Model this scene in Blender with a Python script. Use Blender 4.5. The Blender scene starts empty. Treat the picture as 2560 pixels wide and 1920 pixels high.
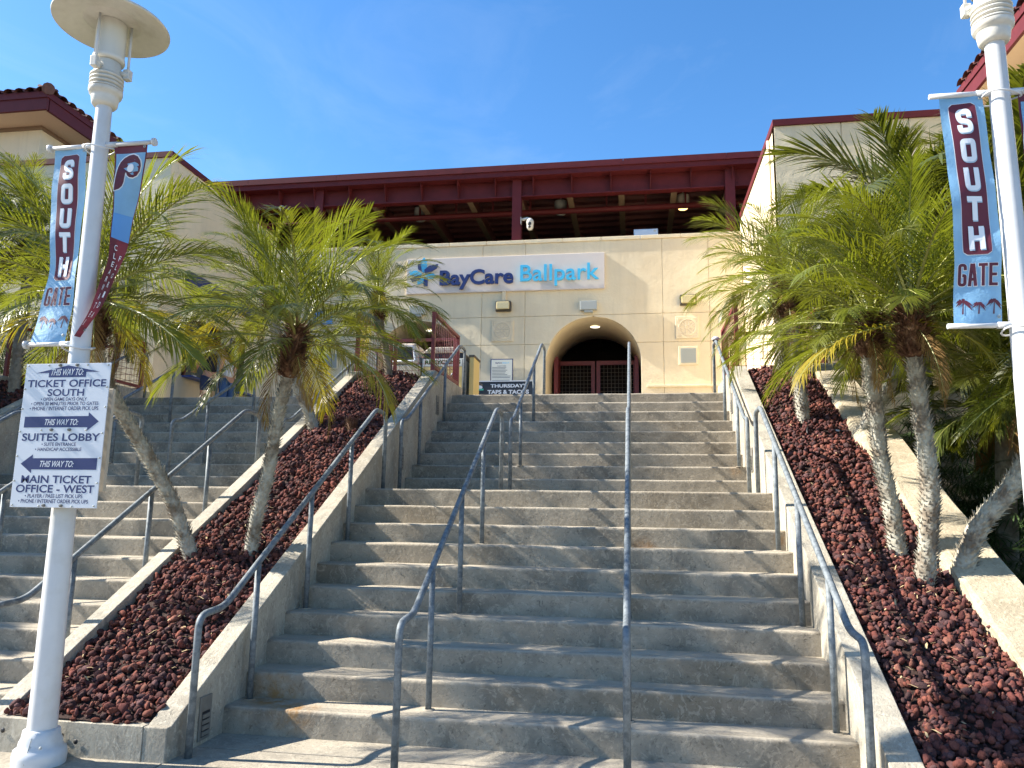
import bpy, bmesh, math, random
import numpy as np
from mathutils import Vector, Matrix
from mathutils.geometry import tessellate_polygon
R_ = math.radians
random.seed(7)
S = bpy.context.scene
COL = S.collection

# ---------------------------------------------------------------- camera
CAM = Vector((3.289, -4.88, 1.4448))
PIT, YAW, ROL = 0.1657, 0.1603, 0.0156
F_ = Vector((-math.sin(YAW)*math.cos(PIT), math.cos(YAW)*math.cos(PIT), math.sin(PIT)))
R0 = Vector((math.cos(YAW), math.sin(YAW), 0)); U0 = R0.cross(F_)
RR = R0*math.cos(ROL) + U0*math.sin(ROL); UU = -R0*math.sin(ROL) + U0*math.cos(ROL)
cd = bpy.data.cameras.new('camera'); cam = bpy.data.objects.new('camera', cd); COL.objects.link(cam)
cd.sensor_width = 36; cd.lens = 1903.76*36/2560; cd.clip_start = 0.05; cd.clip_end = 500
M = Matrix((RR, UU, -F_)).transposed().to_4x4(); M.translation = CAM
cam.matrix_world = M
S.camera = cam
# ---------------------------------------------------------------- light
SUN_D = Vector((1.27, 0.09, -1.0)).normalized()          # direction the light travels
w = bpy.data.worlds.new('World'); S.world = w; w.use_nodes = True
nt = w.node_tree; bg = nt.nodes['Background']; sky = nt.nodes.new('ShaderNodeTexSky')
sky.sky_type = 'NISHITA'; sky.sun_disc = False
sky.sun_elevation = math.asin(-SUN_D.z); sky.sun_rotation = math.atan2(-SUN_D.x, -SUN_D.y)
sky.air_density = 1.0; sky.dust_density = 0.3; sky.ozone_density = 3.6
hs = nt.nodes.new('ShaderNodeHueSaturation'); hs.inputs['Saturation'].default_value = 1.22; nt.links.new(sky.outputs[0], hs.inputs['Color'])
# faint high wisps
tc = nt.nodes.new('ShaderNodeTexCoord'); mp_ = nt.nodes.new('ShaderNodeMapping'); mp_.inputs['Scale'].default_value = (2.2, 1.2, 5.0); mp_.inputs['Rotation'].default_value = (.2, .5, .4); nt.links.new(tc.outputs['Generated'], mp_.inputs[0])
wn = nt.nodes.new('ShaderNodeTexNoise'); wn.inputs['Scale'].default_value = 1.6; wn.inputs['Detail'].default_value = 9; wn.inputs['Roughness'].default_value = .62; wn.inputs['Distortion'].default_value = .9; nt.links.new(mp_.outputs[0], wn.inputs['Vector'])
wr = nt.nodes.new('ShaderNodeMapRange'); wr.inputs[1].default_value = .50; wr.inputs[2].default_value = .80; wr.inputs[4].default_value = .07; nt.links.new(wn.outputs['Fac'], wr.inputs[0])
wm = nt.nodes.new('ShaderNodeMix'); wm.data_type = 'RGBA'; wm.inputs[7].default_value = (5.2, 5.6, 6.0, 1); nt.links.new(wr.outputs[0], wm.inputs[0]); nt.links.new(hs.outputs[0], wm.inputs[6]); nt.links.new(wm.outputs[2], bg.inputs[0]); bg.inputs[1].default_value = 0.10
sd = bpy.data.lights.new('sun', 'SUN'); so = bpy.data.objects.new('sun', sd); COL.objects.link(so)
sd.energy = 5.0; sd.angle = R_(0.53); sd.color = (1.0, 0.93, 0.82)
so.rotation_euler = SUN_D.to_track_quat('-Z', 'Y').to_euler(); so.location = (-20, 0, 20)
S.view_settings.view_transform = 'Standard'; S.view_settings.look = 'None'
S.view_settings.exposure = 1.48; S.view_settings.gamma = 1; S.view_settings.use_curve_mapping = False

# ---------------------------------------------------------------- materials
def mat(name, col, rough=.7, metal=0, var=.0, scale=6, bump=0, bscale=40, col2=None, lo=.4, hi=.62, detail=6,
        spec=.5, stretch=None, speck=0, trans=None, randv=0, attr=None, emit=None, alpha=None, sheen=0, stain=0, bump2=0):
    m = bpy.data.materials.new(name); m.use_nodes = True
    n = m.node_tree.nodes; l = m.node_tree.links; b = n['Principled BSDF']
    b.inputs['Roughness'].default_value = rough; b.inputs['Metallic'].default_value = metal
    b.inputs['Specular IOR Level'].default_value = spec
    c = (*col, 1); out = None
    geo = n.new('ShaderNodeNewGeometry')
    vec = geo.outputs['Position']
    if stretch:
        mp = n.new('ShaderNodeMapping'); mp.inputs['Scale'].default_value = stretch; l.new(vec, mp.inputs[0]); vec = mp.outputs[0]
    def noise(sc, d=detail, r=.6):
        x = n.new('ShaderNodeTexNoise'); x.inputs['Scale'].default_value = sc; x.inputs['Detail'].default_value = d
        x.inputs['Roughness'].default_value = r; l.new(vec, x.inputs['Vector']); return x.outputs['Fac']
    def mix(a, bb, f, mode='MIX'):
        x = n.new('ShaderNodeMix'); x.data_type = 'RGBA'; x.blend_type = mode
        for s, v in ((x.inputs[0], f), (x.inputs[6], a), (x.inputs[7], bb)):
            if hasattr(v, 'is_linked') or hasattr(v, 'links'): l.new(v, s)
            else: s.default_value = v
        return x.outputs[2]
    def ramp(f, a, bb):
        x = n.new('ShaderNodeMapRange'); x.inputs[1].default_value = a; x.inputs[2].default_value = bb
        l.new(f, x.inputs[0]); return x.outputs[0]
    cur = c
    if attr:
        a = n.new('ShaderNodeAttribute'); a.attribute_name = attr; cur = mix(c, a.outputs['Color'], 1.0, 'MULTIPLY')
    if col2: cur = mix(cur, (*col2, 1), ramp(noise(scale), lo, hi))
    if var:
        f = ramp(noise(scale*3.7), .25, .75)
        x = n.new('ShaderNodeMapRange'); x.inputs[3].default_value = 1-var; x.inputs[4].default_value = 1+var*.6; l.new(f, x.inputs[0])
        cc = n.new('ShaderNodeCombineColor'); [l.new(x.outputs[0], cc.inputs[i]) for i in range(3)]
        cur = mix(cur, cc.outputs[0], 1.0, 'MULTIPLY')
    if speck:
        v = n.new('ShaderNodeTexVoronoi'); v.inputs['Scale'].default_value = speck; l.new(vec, v.inputs['Vector'])
        cur = mix(cur, (*[min(1, k*1.9+.05) for k in col], 1), ramp(v.outputs['Distance'], .16, .08))
    if randv:
        oi = n.new('ShaderNodeObjectInfo'); h = n.new('ShaderNodeHueSaturation')
        for i, (lo_, hi_) in (('Value', (1-randv, 1+randv)), ('Hue', (.5-randv*.06, .5+randv*.045))):
            x = n.new('ShaderNodeMapRange'); x.inputs[3].default_value = lo_; x.inputs[4].default_value = hi_
            l.new(oi.outputs['Random'], x.inputs[0]); l.new(x.outputs[0], h.inputs[i])
        if hasattr(cur, 'links'): l.new(cur, h.inputs['Color'])
        else: h.inputs['Color'].default_value = cur
        cur = h.outputs[0]
    if hasattr(cur, 'links'): l.new(cur, b.inputs['Base Color'])
    else: b.inputs['Base Color'].default_value = cur
    if stain:
        mp2 = n.new('ShaderNodeMapping'); mp2.inputs['Scale'].default_value = (2.6, 2.6, .22); l.new(geo.outputs['Position'], mp2.inputs[0])
        x = n.new('ShaderNodeTexNoise'); x.inputs['Scale'].default_value = 2.2; x.inputs['Detail'].default_value = 7; x.inputs['Roughness'].default_value = .65; l.new(mp2.outputs[0], x.inputs['Vector'])
        y_ = n.new('ShaderNodeMapRange'); y_.inputs[1].default_value = .50; y_.inputs[2].default_value = .78; y_.inputs[4].default_value = stain; l.new(x.outputs['Fac'], y_.inputs[0])
        cur = mix(cur, (*[k*.62 for k in col], 1), y_.outputs[0]); l.new(cur, b.inputs['Base Color'])
    if bump:
        bp = n.new('ShaderNodeBump'); bp.inputs['Strength'].default_value = 1; bp.inputs['Distance'].default_value = bump
        l.new(noise(bscale, 8, .65), bp.inputs['Height']); l.new(bp.outputs[0], b.inputs['Normal'])
        if bump2:
            b3 = n.new('ShaderNodeBump'); b3.inputs['Distance'].default_value = bump2; l.new(noise(2.6, 4, .5), b3.inputs['Height']); l.new(b3.outputs[0], bp.inputs['Normal'])
    if trans:
        t = n.new('ShaderNodeBsdfTranslucent'); ms = n.new('ShaderNodeMixShader'); ms.inputs[0].default_value = trans
        if hasattr(cur, 'links'): l.new(mix(cur, (.42, .46, .02, 1), .35), t.inputs[0])
        else: t.inputs[0].default_value = cur
        l.new(b.outputs[0], ms.inputs[1]); l.new(t.outputs[0], ms.inputs[2]); l.new(ms.outputs[0], n['Material Output'].inputs[0])
    if emit:
        b.inputs['Emission Color'].default_value = (*emit[:3], 1); b.inputs['Emission Strength'].default_value = emit[3]
    return m

def concrete_mat(name, base, dark, warm, streak=False, rust=None):
    """weathered concrete: broad mottling, blotchy water stains, fine pores and relief"""
    m = bpy.data.materials.new(name); m.use_nodes = True
    n = m.node_tree.nodes; l = m.node_tree.links; b = n['Principled BSDF']; b.inputs['Roughness'].default_value = .85
    b.inputs['Specular IOR Level'].default_value = .3
    geo = n.new('ShaderNodeNewGeometry'); P = geo.outputs['Position']
    oi = n.new('ShaderNodeObjectInfo'); ad = n.new('ShaderNodeVectorMath'); ad.operation = 'ADD'
    sc = n.new('ShaderNodeVectorMath'); sc.operation = 'SCALE'; cx = n.new('ShaderNodeCombineXYZ')
    l.new(oi.outputs['Random'], cx.inputs[0]); l.new(oi.outputs['Random'], cx.inputs[2]); l.new(cx.outputs[0], sc.inputs[0]); sc.inputs['Scale'].default_value = 9
    l.new(P, ad.inputs[0]); l.new(sc.outputs[0], ad.inputs[1]); P = ad.outputs[0]
    if streak:
        mp = n.new('ShaderNodeMapping'); mp.inputs['Scale'].default_value = (1.2, 1.2, .85); l.new(P, mp.inputs[0]); P2 = mp.outputs[0]
    else: P2 = P
    def noise(s, d, r, dist=0, v=None):
        x = n.new('ShaderNodeTexNoise'); x.inputs['Scale'].default_value = s; x.inputs['Detail'].default_value = d
        x.inputs['Roughness'].default_value = r; x.inputs['Distortion'].default_value = dist; l.new(v or P2, x.inputs['Vector']); return x.outputs['Fac']
    def rng(f, a, c, o0=0, o1=1):
        x = n.new('ShaderNodeMapRange'); x.inputs[1].default_value = a; x.inputs[2].default_value = c
        x.inputs[3].default_value = o0; x.inputs[4].default_value = o1; l.new(f, x.inputs[0]); return x.outputs[0]
    def mix(a, c, f):
        x = n.new('ShaderNodeMix'); x.data_type = 'RGBA'
        for s, v in ((x.inputs[0], f), (x.inputs[6], a), (x.inputs[7], c)):
            if hasattr(v, 'links'): l.new(v, s)
            else: s.default_value = v
        return x.outputs[2]
    c = mix((*base, 1), (*dark, 1), rng(noise(2.2, 8, .62, .6), .42, .62, 0, .8))
    c = mix(c, (*warm, 1), rng(noise(.9, 4, .5), .52, .72, 0, .55))
    c = mix(c, (*[k*1.35 for k in base], 1), rng(noise(11, 7, .72, 2.2), .53, .60, 0, .5))
    c = mix(c, (*[k*.45 for k in dark], 1), rng(noise(24, 6, .78, 1.2), .55, .68, 0, .75))
    v = n.new('ShaderNodeTexVoronoi'); v.inputs['Scale'].default_value = 55; l.new(P, v.inputs['Vector'])
    c = mix(c, (*[k*.4 for k in dark], 1), rng(v.outputs['Distance'], .13, .05, 0, .6))
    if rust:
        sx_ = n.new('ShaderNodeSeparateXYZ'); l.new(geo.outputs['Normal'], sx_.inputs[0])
        c = mix(c, (.46, .405, .315, 1), rng(sx_.outputs[2], .5, .95, 0, .62))  # sunlight painted in: upward faces get a paler colour so treads outshine risers
        for q, rad_ in rust:
            dn = n.new('ShaderNodeVectorMath'); dn.operation = 'DISTANCE'; l.new(geo.outputs['Position'], dn.inputs[0]); dn.inputs[1].default_value = q
            mu = n.new('ShaderNodeMath'); mu.operation = 'MULTIPLY'; l.new(rng(dn.outputs['Value'], rad_, rad_*.2, 0, .9), mu.inputs[0]); l.new(rng(noise(12, 5, .7), .35, .6), mu.inputs[1])
            c = mix(c, (.30, .15, .035, 1), mu.outputs[0])
    l.new(c, b.inputs['Base Color'])
    bp = n.new('ShaderNodeBump'); bp.inputs['Distance'].default_value = .009; l.new(noise(38, 9, .7, .3), bp.inputs['Height'])
    b2 = n.new('ShaderNodeBump'); b2.inputs['Distance'].default_value = .006; l.new(noise(6, 3, .5), b2.inputs['Height'])
    l.new(b2.outputs[0], bp.inputs['Normal']); l.new(bp.outputs[0], b.inputs['Normal'])
    return m

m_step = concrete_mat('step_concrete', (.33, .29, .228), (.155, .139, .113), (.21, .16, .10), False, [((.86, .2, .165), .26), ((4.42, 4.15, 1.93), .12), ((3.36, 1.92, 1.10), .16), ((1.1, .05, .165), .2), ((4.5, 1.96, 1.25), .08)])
m_wall = concrete_mat('wall_concrete', (.42, .385, .31), (.26, .235, .19), (.34, .28, .19), True)
m_slab = concrete_mat('slab_concrete', (.36, .32, .25), (.24, .215, .175), (.33, .265, .18))
m_lime = concrete_mat('limestone_cap', (.46, .40, .29), (.32, .265, .18), (.42, .32, .18))
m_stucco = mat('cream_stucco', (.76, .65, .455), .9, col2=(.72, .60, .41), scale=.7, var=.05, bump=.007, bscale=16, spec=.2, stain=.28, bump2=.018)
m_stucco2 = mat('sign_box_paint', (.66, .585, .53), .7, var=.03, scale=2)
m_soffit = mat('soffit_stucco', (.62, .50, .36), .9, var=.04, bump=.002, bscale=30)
m_trim = mat('tan_trim', (.22, .15, .10), .7)
m_maroon = mat('maroon_steel', (.115, .017, .020), .6, spec=.25, var=.18, scale=1.5, bump=.0006, bscale=90)
m_fence = mat('maroon_fence', (.18, .030, .032), .5, var=.2, scale=4)
m_tan = mat('tan_flange', (.24, .17, .105), .6, var=.1)
m_deck = mat('dark_deck', (.24, .085, .075), .5, var=.2)
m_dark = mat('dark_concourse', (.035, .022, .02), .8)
m_galv = mat('galvanised_pipe', (.19, .215, .23), .6, .15, col2=(.115, .135, .15), spec=.3, scale=22, lo=.45, hi=.6, var=.22, bump=.0008, bscale=120)
m_white = mat('white_pole_paint', (.58, .59, .60), .36, col2=(.49, .485, .46), lo=.52, hi=.72, stain=.3, var=.05, scale=3, bump=.0008, bscale=25)
m_white2 = mat('white_lamp_paint', (.62, .60, .54), .4, var=.08, scale=6, col2=(.50, .47, .41), lo=.5, hi=.75)
m_diff = mat('lamp_diffuser', (.64, .63, .58), .25)
m_signw = mat('sign_white', (.60, .63, .68), .35, var=.03, scale=8)
m_navy = mat('sign_navy', (.012, .022, .115), .4)
m_maroonp = mat('maroon_print', (.13, .018, .035), .55, trans=.12)
m_maroonp2 = mat('maroon_print_dark', (.095, .012, .028), .55)
m_skyb = mat('light_blue_cloth', (.25, .50, .76), .6, var=.10, scale=3, trans=.22, bump=.01, bscale=7)
m_midb = mat('mid_blue_print', (.10, .30, .66), .6)
m_letter = mat('white_letter_print', (.76, .80, .84), .5)
m_lettsh = mat('letter_bevel_print', (.42, .56, .68), .5)
m_rock = mat('lava_rock', (1, 1, 1), .95, attr='tint', var=.35, scale=30, bump=.006, bscale=120, spec=.15)
m_rockred = mat('loose_lava_rock', (.11, .036, .026), .95, var=.35, scale=30, bump=.006, bscale=120, spec=.15)
m_soil = mat('dark_soil', (.035, .017, .013), 1, var=.3, scale=30, bump=.02, bscale=30)
m_frond = mat('green_frond', (.108, .124, .010), .38, trans=.36, randv=.25, spec=.55)
m_frondy = mat('yellowing_frond', (.26, .19, .012), .5, trans=.4, randv=.25, spec=.4)
m_frondd = mat('dark_green_frond', (.062, .075, .011), .38, trans=.26, randv=.25, spec=.55)
m_frondbr = mat('brown_dead_frond', (.20, .11, .045), .8, trans=.2, randv=.25, spec=.2)
m_rachis = mat('frond_stem', (.30, .30, .09), .5)
m_dead = mat('dead_leaf_base', (.10, .042, .020), .85, col2=(.30, .175, .095), scale=14, lo=.48, hi=.66, var=.35)
m_deadl = mat('straw_leaf', (.52, .40, .22), .8, trans=.2)
m_trunk = mat('palm_trunk', (.17, .125, .085), .95, col2=(.26, .235, .185), scale=5, lo=.35, hi=.55, var=.4, bump=.008, bscale=40)
m_trunkw = mat('lichen_palm_trunk', (.19, .155, .115), .95, col2=(.40, .38, .31), scale=7, lo=.4, hi=.55, var=.35, bump=.008, bscale=40)
m_tile = mat('dark_roof_tile', (.13, .052, .040), .7, var=.35, scale=4, randv=.3)
m_glass = mat('window_glass', (.05, .055, .055), .08, spec=.8)
m_grey = mat('grey_paint', (.36, .38, .36), .6)
m_bin = mat('beige_bin', (.50, .43, .33), .55, var=.1)
m_bin2 = mat('recycling_print', (.60, .46, .18), .6)
m_black = mat('black_plastic', (.015, .015, .017), .5)
m_cyan = mat('cyan_letter', (.07, .50, .78), .35)
m_blue = mat('royal_blue_letter', (.010, .022, .13), .35)
m_paper = mat('paper_print', (.66, .66, .58), .6)
m_ink = mat('ink_print', (.08, .10, .12), .6)
m_bronze = mat('bronze_housing', (.055, .045, .03), .5)
m_lens = mat('lamp_lens', (.62, .52, .28), .15, var=.15, scale=9)
m_lit = mat('lit_lamp_lens', (.9, .75, .45), .3, emit=(1, .62, .22, 1.6))
m_litw = mat('lit_downlight', (.9, .9, .8), .3, emit=(1, .92, .7, 1.1))
m_skin = mat('skin', (.42, .22, .14), .6)
m_cloth_b = mat('black_cloth', (.008, .009, .012), .9)
m_cloth_n = mat('navy_cloth', (.016, .028, .075), .9)
m_jean = mat('blue_denim', (.035, .085, .20), .9, var=.2, scale=15)
m_cloth_w = mat('white_cloth', (.62, .61, .60), .9)
m_hair = mat('dark_hair', (.015, .010, .008), .6)
m_green = mat('shrub_leaf', (.045, .085, .022), .5, trans=.2, spec=.4)
m_rust = mat('rust_stain', (.32, .20, .07), .9)
m_green2 = mat('teal_print', (.06, .36, .27), .6)
m_pink = mat('faded_palm_print', (.45, .20, .25), .6)
m_box = mat('pale_metal_box', (.42, .50, .60), .4, .3)

# ---------------------------------------------------------------- mesh helpers
class MB:
    def __init__(s): s.v = []; s.f = []; s.sm = []
    def add(s, vs, fs, sm=False):
        o = len(s.v); s.v += [tuple(p) for p in vs]; s.f += [tuple(i+o for i in f) for f in fs]; s.sm += [sm]*len(fs); return s
    def box(s, x0, x1, y0, y1, z0, z1):
        return s.add([(x0,y0,z0),(x1,y0,z0),(x1,y1,z0),(x0,y1,z0),(x0,y0,z1),(x1,y0,z1),(x1,y1,z1),(x0,y1,z1)],
                     [(0,3,2,1),(4,5,6,7),(0,1,5,4),(1,2,6,5),(2,3,7,6),(3,0,4,7)])
    def prism(s, poly, ax, a, b):
        """poly in the two axes other than ax, extruded from a to b along ax"""
        def P(p, t):
            return {'x': (t, p[0], p[1]), 'y': (p[0], t, p[1]), 'z': (p[0], p[1], t)}[ax]
        n = len(poly)
        ar = sum(poly[i][0]*poly[(i+1) % n][1]-poly[(i+1) % n][0]*poly[i][1] for i in range(n))
        if (ar < 0) != (ax == 'y'): poly = poly[::-1]
        return s.add([P(p, a) for p in poly]+[P(p, b) for p in poly],
                     [tuple(range(n))[::-1], tuple(range(n, 2*n))]+[(i, (i+1) % n, n+(i+1) % n, n+i) for i in range(n)])
    def tube(s, pts, r, n=10, caps=True, sm=True, ph=0):
        pts = [Vector(p) for p in pts]; k = len(pts); rs = r if isinstance(r, (list, tuple)) else [r]*k
        prev = None; vs = []
        for i, p in enumerate(pts):
            t = (pts[min(i+1, k-1)]-pts[max(i-1, 0)]).normalized()
            if prev is None:
                a = Vector((0, 0, 1)) if abs(t.z) < .9 else Vector((1, 0, 0)); u = t.cross(a).normalized()
            else: u = (prev - t*prev.dot(t)).normalized()
            prev = u; v = t.cross(u)
            for j in range(n):
                an = 2*math.pi*j/n+ph; vs.append(p+(u*math.cos(an)+v*math.sin(an))*rs[i])
        fs = [(i*n+j, i*n+(j+1) % n, (i+1)*n+(j+1) % n, (i+1)*n+j) for i in range(k-1) for j in range(n)]
        s.add(vs, fs, sm)
        if caps:
            o = len(s.v)-len(vs); s.f += [tuple(o+j for j in range(n))[::-1], tuple(o+(k-1)*n+j for j in range(n))]; s.sm += [False]*2
        return s
    def lathe(s, prof, c, n=32, sm=True, axis='z'):
        vs = []
        for r, z in prof:
            for j in range(n):
                a = 2*math.pi*j/n
                if axis == 'z': vs.append((c[0]+r*math.cos(a), c[1]+r*math.sin(a), c[2]+z))
                else: vs.append((c[0]+r*math.cos(a), c[1]-z, c[2]+r*math.sin(a)))
        k = len(prof); fs = [(i*n+j, i*n+(j+1) % n, (i+1)*n+(j+1) % n, (i+1)*n+j) for i in range(k-1) for j in range(n)]
        return s.add(vs, fs, sm)
    def bar(s, a, b, w, h=None):
        """square bar from a to b"""
        return s.tube([a, b], w*.7071, 4, sm=False, ph=math.pi/4)
def link(o):
    COL.objects.link(o); return o
def build(name, mb, m, parent=None, bevel=0, label=None, cat=None, group=None, kind=None, seg=2):
    me = bpy.data.meshes.new(name); off = parent_loc(parent)
    vs = mb.v if off is None else [(a-off[0], b-off[1], c-off[2]) for a, b, c in mb.v]
    me.from_pydata(vs, [], mb.f); me.polygons.foreach_set('use_smooth', mb.sm); me.materials.append(m); me.update()
    o = link(bpy.data.objects.new(name, me))
    if parent: o.parent = parent
    if bevel:
        md = o.modifiers.new('bevel', 'BEVEL'); md.width = bevel; md.segments = seg; md.limit_method = 'ANGLE'; md.angle_limit = R_(35)
    tag(o, label, cat, group, kind); return o
def parent_loc(p):
    if p is None: return None
    v = Vector(p.location)
    while p.parent: p = p.parent; v += Vector(p.location)
    return v
def tag(o, label=None, cat=None, group=None, kind=None):
    if label: o['label'] = label
    if cat: o['category'] = cat
    if group: o['group'] = group
    if kind: o['kind'] = kind
def thing(name, label, cat, loc=(0, 0, 0), group=None):
    o = link(bpy.data.objects.new(name, None)); o.location = loc; o.empty_display_size = .2; tag(o, label, cat, group); return o
def copy_tree(o, parent=None, loc=None):
    c = o.copy(); link(c)
    if parent: c.parent = parent
    if loc is not None: c.location = loc
    for ch in list(o.children): copy_tree(ch, c)
    return c
def rounded(pts, rad, seg=5):
    """polyline with rounded bends"""
    pts = [Vector(p) for p in pts]; out = [pts[0]]
    for i in range(1, len(pts)-1):
        a, p, b = pts[i-1], pts[i], pts[i+1]; d1 = (a-p); d2 = (b-p); r = min(rad, d1.length*.45, d2.length*.45)
        s_, e_ = p+d1.normalized()*r, p+d2.normalized()*r
        for k in range(seg+1):
            t = k/seg; out.append((1-t)**2*s_+2*t*(1-t)*p+t*t*e_)
    out.append(pts[-1]); return out
_tc = {}
def text2d(txt, W=None, H=None, bold=0, shear=0, extrude=0, spacing=1):
    """built-in font outline as mesh, scaled so its box is W x H with the lower left corner at 0,0"""
    key = (txt, bold, shear, extrude > 0, spacing)
    if key not in _tc:
        cu = bpy.data.curves.new('t', 'FONT'); cu.body = txt; cu.offset = bold; cu.shear = shear; cu.resolution_u = 4; cu.space_character = spacing
        cu.extrude = .05 if extrude else 0; cu.fill_mode = 'BOTH' if extrude else 'FRONT'
        ob = bpy.data.objects.new('t', cu); COL.objects.link(ob); dg = bpy.context.evaluated_depsgraph_get(); dg.update()
        me = bpy.data.meshes.new_from_object(ob.evaluated_get(dg))
        _tc[key] = ([tuple(v.co) for v in me.vertices], [tuple(p.vertices) for p in me.polygons])
        bpy.data.objects.remove(ob); bpy.data.curves.remove(cu); bpy.data.meshes.remove(me)
    vs, fs = _tc[key]
    x0 = min(v[0] for v in vs); x1 = max(v[0] for v in vs); y0 = min(v[1] for v in vs); y1 = max(v[1] for v in vs)
    sy = H/(y1-y0); sx = W/(x1-x0) if W else sy
    return [((a-x0)*sx, (b-y0)*sy, (c/.05*extrude if extrude else 0)) for a, b, c in vs], fs
def islands(vs, fs):
    par = list(range(len(vs)))
    def find(a):
        while par[a] != a: par[a] = par[par[a]]; a = par[a]
        return a
    key = {}
    for i, v in enumerate(vs):
        k = tuple(round(c, 5) for c in v)
        if k in key: par[find(i)] = find(key[k])
        else: key[k] = i
    for f in fs:
        for j in f[1:]: par[find(j)] = find(f[0])
    g = {}
    for f in fs: g.setdefault(find(f[0]), []).append(f)
    out = []
    for k, fl in g.items():
        ids = sorted({i for f in fl for i in f}); mp = {i: j for j, i in enumerate(ids)}
        out.append(([vs[i] for i in ids], [tuple(mp[i] for i in f) for f in fl]))
    return out

# ---------------------------------------------------------------- ground
T, RI, LD = .2754, .165, 1.32
YTOP = 9*T+LD+8*T; ZT = 19*RI
XL, XR = .633, 4.54            # main stair between its cheek walls
LXL, LXR = -4.80, -.60         # left stair
g = MB(); g.box(-70, 70, -60, 60, -.3, -.004)
build('ground', g, m_soil, kind='structure')
# forecourt pavement slabs, joints recessed between them
sl = thing('pavement', 'pale concrete pavement slabs at the foot of the steps', 'pavement'); sl['kind'] = 'structure'; del sl['category']; del sl['label']
xs = [-9.5, -6.6, -3.6, -.62, .62, 2.6, 4.56, 7.2, 10]; ys = [-7.5, -5.2, -3.0, -1.15, -.295]
for i in range(len(xs)-1):
    for j in range(len(ys)-1):
        b = MB(); b.box(xs[i]+.004, xs[i+1]-.004, ys[j]+.004, ys[j+1]-.004, -.1, 0); build('slab', b, m_slab, sl, .004, seg=1)
b = MB(); b.box(XL-.01, XR+.02, -.288, .0, -.1, .001); build('slab', b, m_slab, sl, .003, seg=1)
b = MB(); b.box(LXL, LXR, -.288, .0, -.1, .001); build('slab', b, m_slab, sl, .003, seg=1)
g = MB(); g.box(-12, 12, YTOP+.02, 40, 0, ZT-.004); build('plaza', g, m_slab, kind='structure')

# ---------------------------------------------------------------- stairs
def stair(x0, x1, label, seed):
    root = thing('staircase', label, 'staircase', ((x0+x1)/2, 0, 0))
    rnd = random.Random(seed)
    def prof(y0, z, depth):
        r = .022; p = [(y0, z-RI-(.0 if z > RI else .0))]
        p.append((y0, z-r))
        for k in range(1, 6):
            a = math.pi*k/10; p.append((y0-.0+r-r*math.cos(a), z-r+r*math.sin(a)))
        for q in range(4):
            yy = y0+.038+q*.019; p += [(yy, z), (yy+.002, z-.003), (yy+.006, z-.003), (yy+.008, z)]
        p += [(y0+depth, z), (y0+depth, z-RI)]
        return p
    nst = 46
    for k in range(1, 20):
        y0 = (k-1)*T if k <= 10 else 9*T+LD+(k-11)*T
        z = k*RI; dep = (LD if k == 10 else T if k < 19 else .5)+.004
        pr = prof(y0, z, dep); n = len(pr); vs = []; fs = []
        w1 = [rnd.uniform(-1, 1) for _ in range(7)]
        for i in range(nst+1):
            t = i/nst; x = x0+(x1-x0)*t
            wz = sum(w1[q]*math.sin((q+1)*2.1*t*math.pi+q)*.0011 for q in range(7))
            jy = rnd.uniform(-.0012, .0012)
            for q, (yy, zz) in enumerate(pr):
                if 1 <= q <= 7: vs.append((x, yy+jy+wz*.8, zz+wz))
                elif q == n-1 or q == 0: vs.append((x, yy, zz))
                else: vs.append((x, yy, zz+wz*(0 if q > n-3 else .6)))
        for i in range(nst):
            for q in range(n-1):
                fs.append((i*n+q, (i+1)*n+q, (i+1)*n+q+1, i*n+q+1))
        b = MB(); b.add(vs, fs)
        for q in range(n-1):
            if 0 < q < 7:
                for i in range(nst): b.sm[i*(n-1)+q] = True
        b.f += [tuple(range(n)), tuple(nst*n+q for q in range(n))[::-1]]; b.sm += [False]*2
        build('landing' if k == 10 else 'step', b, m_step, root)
    return root
stair(XL-.02, XR+.03, 'wide concrete staircase up to the arched gate with two rails down its middle', 1)
stair(LXL-.02, LXR+.02, 'shaded concrete staircase on the left leading up to the ticket windows', 2)
# rust stain left by the first rail post, a thin patch of colour on the tread
# ---------------------------------------------------------------- planter walls
def wall_line(y): # top of a cheek wall
    if y < -.575: return .19
    if y < -.38: return .19+(y+.575)*(.11/.195)
    if y < 2.1: return .30+(y+.38)*(1.66-.30)/2.48
    return min(3.33, 1.66+(y-2.1)*(3.31-1.66)/(5.0-2.1))
def cheek(x0, x1, label, m, yend=5.0, ext=6.75, yf=-.62):
    b = MB(); ysn = [yf, -.575, -.38, 0, .5, 1, 1.5, 2.1, 2.5, 3, 3.5, 4, 4.5, yend, yend+.02]
    top = [(y, wall_line(y)) for y in ysn]
    poly = [(yf, -.05)]+top+[(ext, 3.34), (ext, -.05)]
    b.prism(poly, 'x', x0, x1)
    return build('planter_wall', b, m, None, .007, label, 'low wall', 'sloping concrete walls beside the stairs', seg=3)
wA = cheek(XL-.15, XL, 'sloping concrete wall between the middle lava bed and the main staircase', m_wall)
wB = cheek(-.60, -.47, 'sloping concrete wall between the middle lava bed and the left staircase', m_wall)
wC = cheek(XR, XR+.17, 'sunlit sloping concrete wall along the right side of the main staircase', m_wall)
wD = cheek(LXL-.15, LXL, 'shaded sloping concrete wall at the far left of the left staircase', m_wall)
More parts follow.
